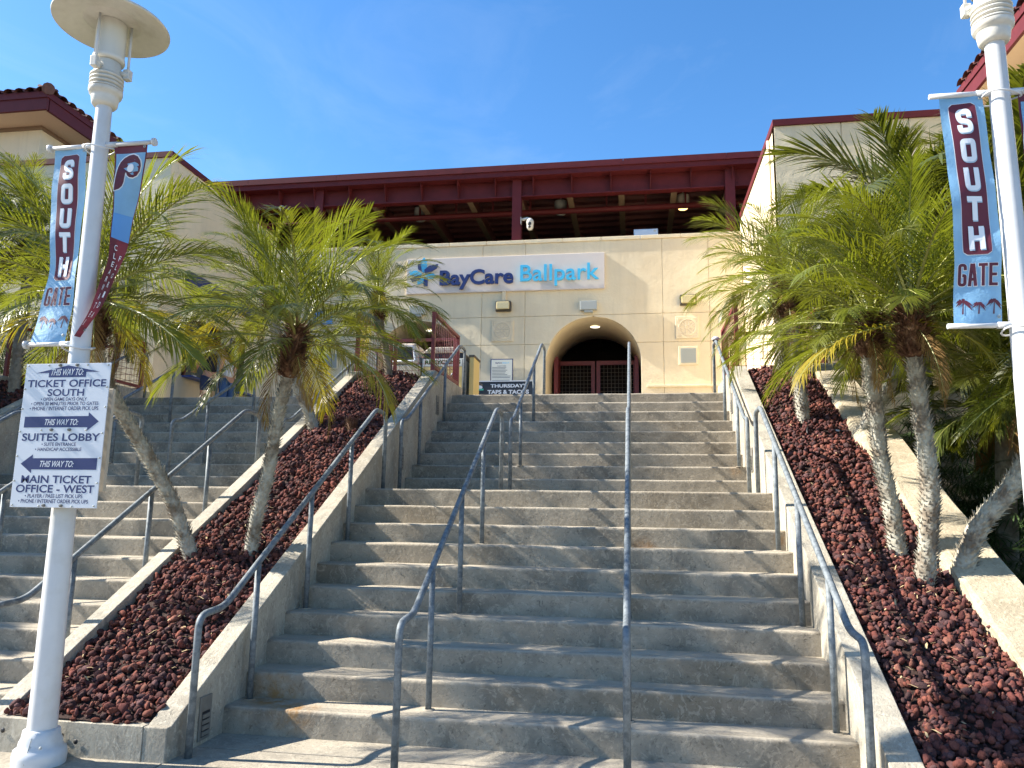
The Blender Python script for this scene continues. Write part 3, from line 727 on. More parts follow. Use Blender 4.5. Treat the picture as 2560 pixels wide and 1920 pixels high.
# tiled towers
def tower(xc, yc, sx, zc, label, dy0, dy1, dx):
    """hip-roofed tower whose eave corner is (xc, yc, zc); sx = direction away from the entrance"""
    r = thing('tiled_tower', label, 'building', (xc, yc, 0)); OV = 1.25
    X = lambda d: xc+sx*d
    def bx(nm, d0, d1, y0, y1, z0, z1, m, bev=0):
        return rbox(nm, min(X(d0), X(d1)), max(X(d0), X(d1)), y0, y1, z0, z1, m=m, bev=bev, par=r)
    bx('wall', OV*.62, dx, yc+OV*.62, yc+dy1, 0, zc-.46, m_stucco); bx('wall_trim', OV*.6, dx, yc+OV*.6, yc+dy1, zc-.56, zc-.462, m_trim)
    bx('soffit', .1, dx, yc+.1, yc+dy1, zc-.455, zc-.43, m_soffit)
    for (a0, a1, b0, b1) in ((0, dx, 0, .1), (0, .1, .1, dy1)):
        bx('gutter', a0, a1, yc+b0, yc+b1, zc-.16, zc, m_maroon); bx('fascia_board', a0+.03, a1-(.0 if a0 else 0), yc+b0+.03, yc+b1, zc-.46, zc-.161, m_maroon)
    # roof planes of barrel tiles
    slope = .42; P = .30
    n1 = int(dx/P); n2 = int(dy1/P)
    def tile(cx, cy, cz, along, L=.42):
        b = MB(); vs = []
        for t in (0, 1):
            for k in range(7):
                a = math.pi*k/6; o = .13*math.cos(a); h = .10*math.sin(a)
                if along == 'y': vs.append((cx+o, cy-.08+t*L, cz+h+t*L*slope))
                else: vs.append((cx-sx*.08+sx*t*L, cy+o, cz+h+t*L*slope))
        b.add(vs, [(k, k+1, k+8, k+7) for k in range(6)], True); return build('roof_tile', b, m_tile, r)
    for k in range(min(n1, 36)): tile(X(.15+k*P), yc, zc-.02, 'y')
    for k in range(min(n2, 36)): tile(xc, yc+.15+k*P, zc-.02, 'x')
    b = MB(); H = 3.5
    b.add([(X(0), yc, zc-.01), (X(dx), yc, zc-.01), (X(dx), yc+H, zc+H*slope), (X(H), yc+H, zc+H*slope), (X(0), yc+dy1, zc-.01), (X(H), yc+dy1, zc+H*slope)], [(0, 1, 2, 3), (0, 3, 5, 4)]); build('roof_slope', b, m_tile, r)
    b = MB(); b.tube([(X(-.05), yc-.05, zc+.02), (X(H), yc+H, zc+H*slope+.06)], .14, 10); build('hip_cap', b, m_tile, r)
    for (d, yy) in ((.55, yc+2.2), (3.0, yc+.5), (.55, yc+5.5), (6.2, yc+.5)):
        c = MB(); c.lathe([(.21, 0), (.20, -.02), (.15, -.02)], (X(d), yy, zc-.457), 20); ln = build('soffit_light', c, m_white2, r)
        c = MB(); c.lathe([(.15, -.012), (0, -.014)], (X(d), yy, zc-.457), 20); build('lens', c, m_diff, ln)
tower(-10.59, 10.1, -1, 11.3, 'tile-roofed tower with deep eaves behind the left lamp post', 0, 12, 12)
tower(10.5, 3.0, 1, 10.88, 'eave of the tile-roofed tower at the top right corner behind the lamp post', 0, 9.2, 8)

# ---------------------------------------------------------------- things on the facade
sg = thing('ballpark_sign', 'long pale sign box lettered BayCare Ballpark above the arches', 'sign', (.16, 12.97, 7.2))
b = MB(); b.box(-2.32, 2.63, YF-.075, YF-.001, 6.775, 7.68); build('sign_box', b, m_stucco2, sg, .006, seg=1)
def raised(txt, x0, x1, z0, z1, m, bold, y=YF-.075, gap=.035, dep=.03):
    vs, fs = text2d(txt, x1-x0, z1-z0, bold, 0, dep)
    for iv, fi in islands(vs, fs):
        b = MB(); b.add([(x0+a, y-gap-dep-c, z0+bb) for a, bb, c in iv], [f[::-1] for f in fi]); build('letter', b, m, sg)
raised('BayCare', -1.44, .415, 6.835, 7.335, m_blue, .026)
raised('Ballpark', .585, 2.50, 6.855, 7.40, m_cyan, .010)
b = MB(); b.lathe([(.0, .012), (.075, .012), (.08, 0)], (1.575, YF-.145, 7.075), 20, axis='y'); bb_ = build('baseball_disc', b, m_signw, sg)
for s in (-1, 1):
    b = MB(); b.tube([(1.575+math.cos(a)*.07, YF-.160, 7.075+s*(.10-.065*math.sin(a))) for a in [math.pi*(.2+.6*k/8) for k in range(9)]], .004, 4); build('seam', b, mat('red_seam', (.5, .05, .05), .5), bb_)
# pinwheel emblem of blue and cyan blades
def blade(poly, m, d):
    b = MB(); b.prism([(-1.86+p[0], 7.30+p[1]) for p in poly], 'y', YF-.11-d, YF-.13-d-.02); build('emblem_blade', b, m, sg)
blade([(-.02, .0), (-.10, .14), (-.08, .30), (.0, .40), (.07, .30), (.08, .12), (.06, .02)], m_cyan, 0)
blade([(-.10, .30), (-.16, .22), (-.14, .08), (-.04, .02)], m_blue, .02)
blade([(.02, .06), (.14, .16), (.37, .20), (.34, .10), (.22, .02), (.04, -.03)], m_blue, .03)
blade([(.04, -.04), (.24, -.02), (.33, -.10), (.22, -.17), (.06, -.16)], m_cyan, 0)
blade([(-.05, -.02), (-.20, .06), (-.37, .03), (-.35, -.05), (-.2, -.08), (-.06, -.07)], m_cyan, .01)
blade([(-.06, -.08), (-.22, -.10), (-.34, -.16), (-.28, -.24), (-.08, -.18)], m_blue, .03)
blade([(-.04, -.12), (-.16, -.20), (-.15, -.30), (.0, -.26), (.02, -.12)], m_cyan, .0)
blade([(.03, -.12), (.0, -.28), (.02, -.36), (.11, -.36), (.12, -.16)], m_blue, .02)

def wall_pack(x0, x1, z0, z1, lb):
    r = thing('wall_lamp', lb, 'wall lamp', ((x0+x1)/2, YF-.1, z0), 'bronze wall pack lamps on the facade')
    b = MB(); b.box(x0, x1, YF-.12, YF-.001, z0, z1); build('housing', b, m_bronze, r, .02)
    b = MB(); b.box(x0+.035, x1-.035, YF-.18, YF-.1205, z0+.03, z1-.03); build('lens', b, m_lens, r, .02)
wall_pack(-.03, .36, 6.27, 6.52, 'bronze wall lamp below the sign, left of the main arch'); wall_pack(4.39, 4.78, 6.30, 6.55, 'bronze wall lamp on the right part of the facade')
b = MB(); b.box(.13, .22, YF-.06, YF-.001, 6.525, 6.774); build('conduit', b, m_stucco, None, 0, 'short painted conduit between the sign and the wall lamp below', 'conduit')
def speaker(x0, x1, z0, z1, lb):
    r = thing('emergency_light', lb, 'emergency light', ((x0+x1)/2, YF-.1, z0), 'grey emergency lights over the arches')
    b = MB(); b.box(x0, x1, YF-.14, YF-.001, z0, z1); build('housing', b, m_grey, r, .012)
    b = MB(); b.box(x0+.1, x1-.1, YF-.12, YF-.001, z0-.06, z0-.001); build('lower_box', b, m_grey, r, .008)
speaker(2.04, 2.45, 6.24, 6.46, 'grey box light above the main arch'); speaker(-2.2, -1.79, 6.24, 6.46, 'grey box light above the smaller left arch')
def medallion(xc, zc, lb, plain=False, h=.27):
    r = thing('wall_medallion', lb, 'wall ornament', (xc, YF-.02, zc), 'square cast ornaments on the facade')
    b = MB(); b.box(xc-h, xc+h, YF-.03, YF-.001, zc-h, zc+h); build('plate', b, m_stucco, r, .012)
    if plain:
        b = MB(); b.box(xc-h+.05, xc+h-.05, YF-.034, YF-.0302, zc-h+.05, zc+h-.05); build('grille', b, m_grey, r)
        for k in range(9):
            zz = zc-h+.07+k*(2*h-.14)/8; b = MB(); b.box(xc-h+.055, xc+h-.055, YF-.040, YF-.0342, zz-.006, zz+.006); build('slat', b, m_grey, r)
        return
    Y = YF-.032
    def loop(f, rad, nm, n=32):
        b = MB(); b.tube([(xc+f(t)[0], Y, zc+f(t)[1]) for t in [2*math.pi*k/n for k in range(n+1)]], rad, 5, caps=False); build(nm, b, m_stucco_d, r)
    loop(lambda t: (.195*math.cos(t), .195*math.sin(t)), .009, 'ring'); loop(lambda t: (.045*math.cos(t), .045*math.sin(t)), .008, 'ring')
    for k in range(8):
        A = k*math.pi/4
        def pet(t, A=A):
            u = .115+.07*math.cos(t); v = .030*math.sin(t); return (u*math.cos(A)-v*math.sin(A), u*math.sin(A)+v*math.cos(A))
        loop(pet, .006, 'petal', 16)
        def cur(t, A=A+math.pi/8):
            u = .155+.026*math.cos(t); v = .026*math.sin(t); return (u*math.cos(A)-v*math.sin(A), u*math.sin(A)+v*math.cos(A))
        loop(cur, .005, 'scroll', 12)
    for sx in (-1, 1):
        for sz in (-1, 1):
            b = MB(); b.tube([(xc+sx*.22, Y, zc+sz*.12), (xc+sx*.22, Y, zc+sz*.22), (xc+sx*.12, Y, zc+sz*.22)], .006, 4); build('corner_fillet', b, m_stucco_d, r)
m_stucco_d = mat('cast_stucco', (.66, .56, .41), .9)
medallion(.14, 5.79, 'cast rosette ornament left of the main arch above the rules poster'); medallion(4.555, 5.775, 'cast rosette ornament right of the main arch'); medallion(-4.45, 5.8, 'cast rosette ornament at the far left of the facade behind the palm')
medallion(4.565, 5.10, 'plain square grille below the right rosette ornament', True, .225); medallion(-4.25, 5.11, 'plain square grille on the left of the facade behind the palm', True, .225)
# rules poster
def poster(name, lb, x0, x1, z0, z1, y=YF-.02):
    r = thing(name, lb, 'poster', ((x0+x1)/2, y, z0))
    b = MB(); b.box(x0, x1, y-.012, y, z0, z1); build('frame', b, m_navy, r); b = MB(); b.box(x0+.02, x1-.02, y-.014, y-.0121, z0+.02, z1-.02); build('paper', b, m_paper, r)
    return r
def print_on(r, txt, x0, x1, z0, z1, y, m, bold=.01, shear=0, nm='lettering'):
    vs, fs = text2d(txt, x1-x0, z1-z0, bold, shear); b = MB(); b.add([(x0+a, y, z0+c) for a, c, _ in vs], fs); return build(nm, b, m, r)
r = poster('rules_poster', 'framed park rules poster on the facade headed BayCare Ballpark', -.13, .42, 4.25, 5.09)
print_on(r, 'BayCare', -.01, .15, 4.965, 5.01, YF-.0345, m_navy, .03); print_on(r, 'Ballpark', .165, .33, 4.965, 5.01, YF-.0345, m_cyan)
print_on(r, 'FACILITY RULES', .04, .25, 4.905, 4.925, YF-.0345, m_ink, .03)
rn = random.Random(4)
for k in range(11):
    z = 4.875-k*.036-(.03 if k > 7 else 0); b = MB(); b.box(-.09, .30+rn.uniform(-.08, .08), YF-.0350, YF-.0342, z, z+.011); build('text_line', b, m_ink, r)
print_on(r, 'PROHIBITED ITEMS', .02, .28, 4.40, 4.42, YF-.0345, m_ink, .03)
# Thursday banner
r = thing('thursday_banner', "black banner reading THURSDAY'S TAPS & TACOS tied below the rules poster", 'banner', (.14, 12.8, 3.6))
b = MB(); b.box(-.67, .955, 12.8, 12.81, 3.50, 4.50); build('cloth', b, mat('black_vinyl', (.018, .020, .028), .45), r)
b = MB(); b.box(-.67, .955, 12.79, 12.82, 4.50, 4.525); build('top_rail', b, m_signw, r)
for x in (-.66, .94): b = MB(); b.tube([(x, 12.83, ZT), (x, 12.83, 4.5)], .015, 8); build('stand_leg', b, m_galv, r)
print_on(r, "THURSDAY'S", -.09, .80, 4.355, 4.445, 12.797, m_signw, .04); print_on(r, 'TAPS & TACOS', -.16, .84, 4.20, 4.30, 12.797, m_signw, .04)
for (cx, cz, rx, rz, m) in ((-.46, 4.37, .10, .055, m_deadl), (-.37, 4.365, .085, .05, m_signw)):
    b = MB(); b.add([(cx+rx*math.cos(t), 12.796-.001*rx, cz+rz*math.sin(t)) for t in [2*math.pi*k/20 for k in range(20)]], [tuple(range(20))]); build('taco_print', b, m, r)
b = MB(); b.box(-.56, -.26, 12.794, 12.7965, 4.29, 4.335); build('band_print', b, m_green2, r)
for k in range(9):
    a = math.pi*(.18+.64*k/8); b = MB(); b.bar((-.42+.13*math.cos(a), 12.796, 4.37+.075*math.sin(a)), (-.42+.17*math.cos(a), 12.796, 4.37+.11*math.sin(a)), .006); build('ray_print', b, m_deadl, r)
# posters on the ticket wall (x = -6 plane)
def wall_poster(lb, y0, y1, z0, z1, m1, m2, extra=None):
    r = thing('wall_notice', lb, 'notice', (-5.98, (y0+y1)/2, z0)); b = MB(); b.box(-5.999, -5.98, y0, y1, z0, z1); build('frame', b, m1, r)
    b = MB(); b.box(-5.98, -5.978, y0+.035, y1-.035, z0+.035, z1-.035); build('paper', b, m2, r); return r
r = wall_poster('blue-framed notice on the ticket wall between the two windows', 11.24, 11.56, 4.90, 5.36, m_navy, m_paper)
b = MB(); b.box(-5.977, -5.976, 11.29, 11.51, 5.16, 5.31); build('picture_print', b, m_maroonp2, r)
for k in range(6): b = MB(); b.box(-5.977, -5.976, 11.30, 11.50-.03*(k % 3), 4.97+k*.028, 4.98+k*.028); build('text_line', b, m_ink, r)
r = wall_poster('white card with a dark emblem under the blue-framed notice', 11.26, 11.56, 4.50, 4.82, m_signw, m_paper)
b = MB(); b.box(-5.977, -5.976, 11.27, 11.55, 4.75, 4.81); build('heading_band', b, m_maroonp2, r)
b = MB(); b.add([(-5.9755, 11.41+.085*math.cos(t), 4.62+.085*math.sin(t)) for t in [2*math.pi*k/16 for k in range(16)]], [tuple(range(16))]); build('emblem_print', b, m_green, r)
r = wall_poster('small dark plate under the white card on the ticket wall', 11.32, 11.56, 4.33, 4.43, m_maroonp2, m_black)
# blue awning signs over the ticket windows (glimpsed through the fronds)
for (y0, y1, lb) in ((9.3, 11.2, 'blue ticket sign above the first ticket window, half hidden by fronds'), (11.5, 12.4, 'blue ticket sign above the second ticket window, half hidden by fronds')):
    b = MB(); b.box(-5.998, -5.93, y0, y1, 6.0, 6.35); build('window_sign', b, m_blue, None, .006, lb, 'sign', 'blue signs over the ticket windows')
b = MB(); b.box(-4.75, -4.25, YF-.06, YF-.001, 6.05, 6.4); build('direction_board', b, m_midb, None, .006, 'small blue board on the facade behind the palm crown', 'sign')
# surveillance camera on the middle column
r = thing('security_camera', 'white dome security camera on a bracket at the middle roof column', 'camera', (.51, 13.3, 8.7))
b = MB(); b.box(.512, .53, 13.22, 13.34, 8.62, 8.80); build('wall_plate', b, m_white2, r, .004); b = MB(); b.tube(rounded([(.53, 13.28, 8.74), (.70, 13.25, 8.76), (.76, 13.22, 8.72)], .05), .035, 12); build('arm', b, m_white2, r)
b = MB(); b.lathe([(.0, .11), (.05, .105), (.085, .06), (.10, 0), (.09, -.02), (.085, -.13), (.05, -.19), (0, -.2)], (.76, 13.22, 8.63), 20); bd = build('body', b, m_white2, r)
b = MB(); b.lathe([(.0, .012), (.045, .01), (.05, 0)], (.755, 13.14, 8.58), 16, axis='y'); build('lens', b, m_black, bd); b = MB(); b.lathe([(.0, .012), (.03, .01), (.034, 0)], (.755, 13.142, 8.50), 16, axis='y'); build('lens', b, m_black, bd)
# pale box above the coping
r = thing('electrical_box', 'pale metal box standing above the coping at the right', 'box', (3.64, 13.4, 8.0))
b = MB(); b.box(3.34, 3.93, 13.34, 13.60, 8.0, 8.385); build('cabinet', b, m_box, r, .01); b = MB(); b.box(3.36, 3.91, 13.325, 13.339, 8.05, 8.365); build('door', b, m_box, r, .004); b = MB(); b.box(3.82, 3.88, 13.321, 13.3245, 8.30, 8.34); build('emblem', b, m_grey, r)
# small dome camera on the right upper rail
r = thing('dome_camera', 'small white dome camera at the top of the right wall rail', 'camera', (4.6, 6.7, 4.1))
b = MB(); b.lathe([(0, .05), (.03, .048), (.055, .03), (.062, 0), (.05, -.006)], (4.53, 6.75, 4.06), 18); build('cap', b, m_white, r)
b = MB(); b.lathe([(.042, -.006), (.04, -.03), (.02, -.05), (0, -.054)], (4.53, 6.75, 4.06), 18); build('dome', b, m_black, r); b = MB(); b.box(4.58, 4.62, 6.735, 6.765, 4.06, 4.08); build('bracket', b, m_white, r)

# gates in the arches
def gate(cx, lb):
    r = thing('arch_gate', lb, 'gate', (cx, 15.2, ZT), 'maroon mesh gates inside the arches'); y = 15.2; z1 = 5.44
    for (x0, x1) in ((cx-1.09, cx-.02), (cx+.02, cx+1.09)):
        lf = MB(); lf.box(x0, x0+.10, y-.03, y+.03, ZT+.05, z1); lf.box(x1-.10, x1, y-.03, y+.03, ZT+.05, z1); lf.box(x0+.1, x1-.1, y-.03, y+.03, z1-.11, z1); lf.box(x0+.1, x1-.1, y-.03, y+.03, ZT+.05, ZT+.17)
        leaf = build('gate_leaf', lf, m_fence, r)
        for k in range(1, 9):
            x = x0+.1+(x1-x0-.2)*k/9; b = MB(); b.tube([(x, y, ZT+.17), (x, y, z1-.11)], .006, 4); build('wire', b, m_wire, leaf)
        for k in range(1, 20):
            z = ZT+.17+(z1-ZT-.28)*k/20; b = MB(); b.tube([(x0+.1, y, z), (x1-.1, y, z)], .006, 4); build('wire', b, m_wire, leaf)
m_wire = mat('gate_wire', (.20, .16, .13), .5)
gate(2.3, 'double maroon mesh gate inside the main arch'); gate(-1.95, 'double maroon mesh gate inside the smaller left arch')
for cx, dd in ((2.345, 1), (-1.95, 1)):
    for s in (-1, 1):
        b = MB(); x = cx+s*1.03; b.box(x-.05, x+.05, 14.4, 15.1, ZT+.05, 5.42); build('folded_gate_leaf', b, m_fence, None, 0, 'narrow folded maroon gate leaf against the %s side of the %s arch' % ('right' if s > 0 else 'left', 'main' if cx > 0 else 'smaller left'), 'gate')

# bins on the plaza
r = thing('litter_bin', 'beige litter bin with a wide opening behind the middle bed fence', 'bin', (-.72, 8.0, ZT))
x0, x1, y0, y1 = -1.05, -.42, 7.9, 8.5
b = MB(); b.prism([(x0+.04, ZT), (x1-.04, ZT), (x1, ZT+.85), (x0, ZT+.85)], 'y', y0, y1); build('body', b, m_bin, r, .03)
b = MB(); b.prism([(x0+.02, ZT+.86), (x1-.02, ZT+.86), (x1-.10, ZT+1.24), (x0+.08, ZT+1.24)], 'y', y0+.02, y1-.02); hd = build('hood', b, m_bin, r, .04)
b = MB(); b.prism([(x0+.10, ZT+.93), (x1-.12, ZT+.93), (x1-.17, ZT+1.16), (x0+.14, ZT+1.16)], 'y', y0+.012, y0+.0195); build('opening', b, m_black, hd)
b = MB(); b.tube(rounded([(x0+.08, y0+.01, ZT+.91), (x1-.10, y0+.01, ZT+.91), (x1-.15, y0+.01, ZT+1.18), (x0+.12, y0+.01, ZT+1.18), (x0+.08, y0+.01, ZT+.91)], .03), .018, 8); build('opening_rim', b, m_signw, hd)
r = thing('recycling_bin', 'recycling bin with black top and yellow print next to the litter bin', 'bin', (0, 8.0, ZT))
x0, x1 = -.40, .36
b = MB(); b.box(x0, x1, 7.92, 8.6, ZT, ZT+.95); build('body', b, m_grey, r, .02); b = MB(); b.box(x0+.03, x1-.03, 7.910, 7.9195, ZT+.05, ZT+.80); build('front_print', b, m_bin2, r)
b = MB(); b.box(x0+.03, x1-.03, 7.908, 7.9195, ZT+.81, ZT+.94); build('name_band', b, m_paper, r); print_on(r, 'RECYCLING', x0+.06, x1-.06, ZT+.84, ZT+.915, 7.905, m_green, .05)
b = MB(); b.box(x0+.02, x1-.02, 7.95, 8.57, ZT+.951, ZT+1.05); build('black_top', b, m_black, r, .01); b = MB(); b.prism([(x0, ZT+1.051), (x1, ZT+1.051), (x1-.12, ZT+1.16), (x0+.12, ZT+1.16)], 'y', 7.93, 8.6); build('lid', b, m_bin, r, .02)
for k, cx in enumerate((-.22, 0, .2)):
    b = MB(); b.lathe([(.075, 0), (.075, .003), (.055, .003), (.055, 0)], (cx, 7.9085, ZT+.62), 20, axis='y'); build('bottle_print', b, m_maroonp if k < 2 else m_navy, r)
b = MB(); b.box(.42, .50, 8.1, 8.6, ZT, ZT+1.0); b2 = build('display_stand', b, m_bin2, None, .006, 'yellow and black edge-on stand just right of the recycling bin', 'stand'); b = MB(); b.box(.41, .51, 8.09, 8.61, ZT+1.001, ZT+1.04); build('stand_cap', b, m_bronze, b2)

# ---------------------------------------------------------------- lamp posts
def lamp(x, y, label, tilt=0):
    zin = [4.07, 4.25, 4.394, 4.505, 4.925, 5.0]; zout = [4.0, 4.115, 4.225, 4.315, 4.60, 4.65]
    r = thing('lamp_post', label, 'lamp post', (x, y, 0), 'white lamp posts beside the stairs')
    b = MB(); b.lathe([(.136, 0), (.139, .05), (.132, .085), (.114, .095), (.110, .125), (.099, .15), (.094, .185), (.077, .19)], (x, y, 0), 40); bs = build('base_cover', b, m_white, r)
    b = MB(); b.bar((x+.02, y-.138, .03), (x+.02, y-.098, .16), .003); build('seam', b, m_grey, bs)
    for dx in (-.03, .03): c = MB(); c.lathe([(0, .008), (.006, .008), (.008, 0)], (x+.055+dx, y-.100, .115), 8, axis='y'); build('bolt', c, m_grey, bs)
    b = MB(); b.lathe([(.077, .188), (.073, .6), (.065, 1.5), (.056, 2.6), (.048, 4.07)], (x, y, 0), 40); build('pole', b, m_white, r)
    prof = [(.048, 4.07), (.066, 4.075), (.077, 4.10), (.082, 4.16), (.084, 4.19), (.096, 4.20), (.102, 4.23), (.102, 4.25)]
    b = MB(); b.lathe(prof, (x, y, 0), 40); build('collar', b, m_white2, r)
    fb = MB()
    for k in range(4):
        z = 4.25+k*.036; fb.lathe([(.084, z), (.100, z+.006), (.102, z+.014), (.099, z+.022), (.084, z+.028), (.084, z+.036)], (x, y, 0), 40)
    build('cooling_rings', fb, m_white2, r)
    b = MB(); b.lathe([(.086, 4.394), (.086, 4.40), (.080, 4.41), (.077, 4.50), (.072, 4.505), (0, 4.505)], (x, y, 0), 40); build('neck', b, m_white2, r)
    b = MB(); b.lathe([(.0, 4.51), (.092, 4.51), (.098, 4.53), (.096, 4.56), (.092, 4.57), (.092, 4.92)], (x, y, 0), 40); build('diffuser', b, m_diff, r)
    for k in range(3):
        a = R_(30+120*k); cx_, cy_ = x+.118*math.cos(a), y+.118*math.sin(a)
        b = MB(); b.tube([(cx_, cy_, 4.40), (cx_, cy_, 4.93)], .0085, 8); st = build('strut', b, m_white, r)
        b = MB(); b.tube([(x+.07*math.cos(a), y+.07*math.sin(a), 4.43), (x+.135*math.cos(a), y+.135*math.sin(a), 4.43)], .026, 10); build('lug', b, m_white2, st)
        b = MB(); b.box(cx_-.022, cx_+.022, cy_-.022, cy_+.022, 4.385, 4.475); build('strut_block', b, m_white2, st, .005)
    b = MB(); b.lathe([(.0, 4.925), (.165, 4.925), (.170, 4.940), (.18, 4.940), (.342, 4.890), (.352, 4.893), (.354, 4.905), (.34, 4.93), (.2, 4.985), (0, 5.0)], (x, y, 0), 64); build('disc_shade', b, m_white2, r)
    done = set()
    for o in [c for c in r.children]+[d for c in r.children for d in c.children]:
        if o.name in done: continue
        done.add(o.name)
        for v in o.data.vertices:
            if v.co.z > 3.5: v.co.z = float(np.interp(v.co.z, [3.5]+zin, [3.5]+zout))
            v.co.x += tilt*v.co.z
    return r
LX, LY = -.050, -.76
RX, RY = 5.262, -.72
lamp(LX, LY, 'white disc-shaded lamp post at the left carrying banners and a direction sign', -.0125)
lamp(RX, RY, 'white lamp post at the right edge carrying a SOUTH GATE banner', -.001)
def arms(r_lb, x, y, zt, zb, xl, xr, cat_lb):
    r = thing('banner_bracket', r_lb, 'banner bracket', (x, y, zb), 'white banner brackets on the lamp posts')
    for z, ends in ((zt, (xl, xr)), (zb, (xl,))):
        for xe in ends:
            s = -1 if xe < x else 1
            b = MB(); b.tube([(x+s*.05, y, z), (xe, y, z)], .014, 12); a = build('arm', b, m_white, r); b = MB(); b.tube([(x+s*.03, y, z), (x+s*.12, y, z)], .018, 12); build('sleeve', b, m_white, a)
            if xe == xl and xl < 1 or s > 0: b = MB(); b.tube([(xe-s*.005, y, z), (xe+s*.012, y, z)], .026, 14); build('end_knob', b, m_white, a)
        b = MB(); rr_ = .078; b.tube([(x+rr_*math.cos(t)*1.25, y+rr_*math.sin(t), z-.03+.012*math.sin(t*2)) for t in [2*math.pi*k/20 for k in range(21)]], .005, 6, caps=False); build('cable_tie', b, m_white, r)
arms('white banner arms clamped to the left lamp post', LX-.045, LY, 3.735, 2.425, -.455, .282, '')
arms('white banner arms clamped to the right lamp post', RX, RY, 3.718, 2.428, 4.905, 5.62, '')

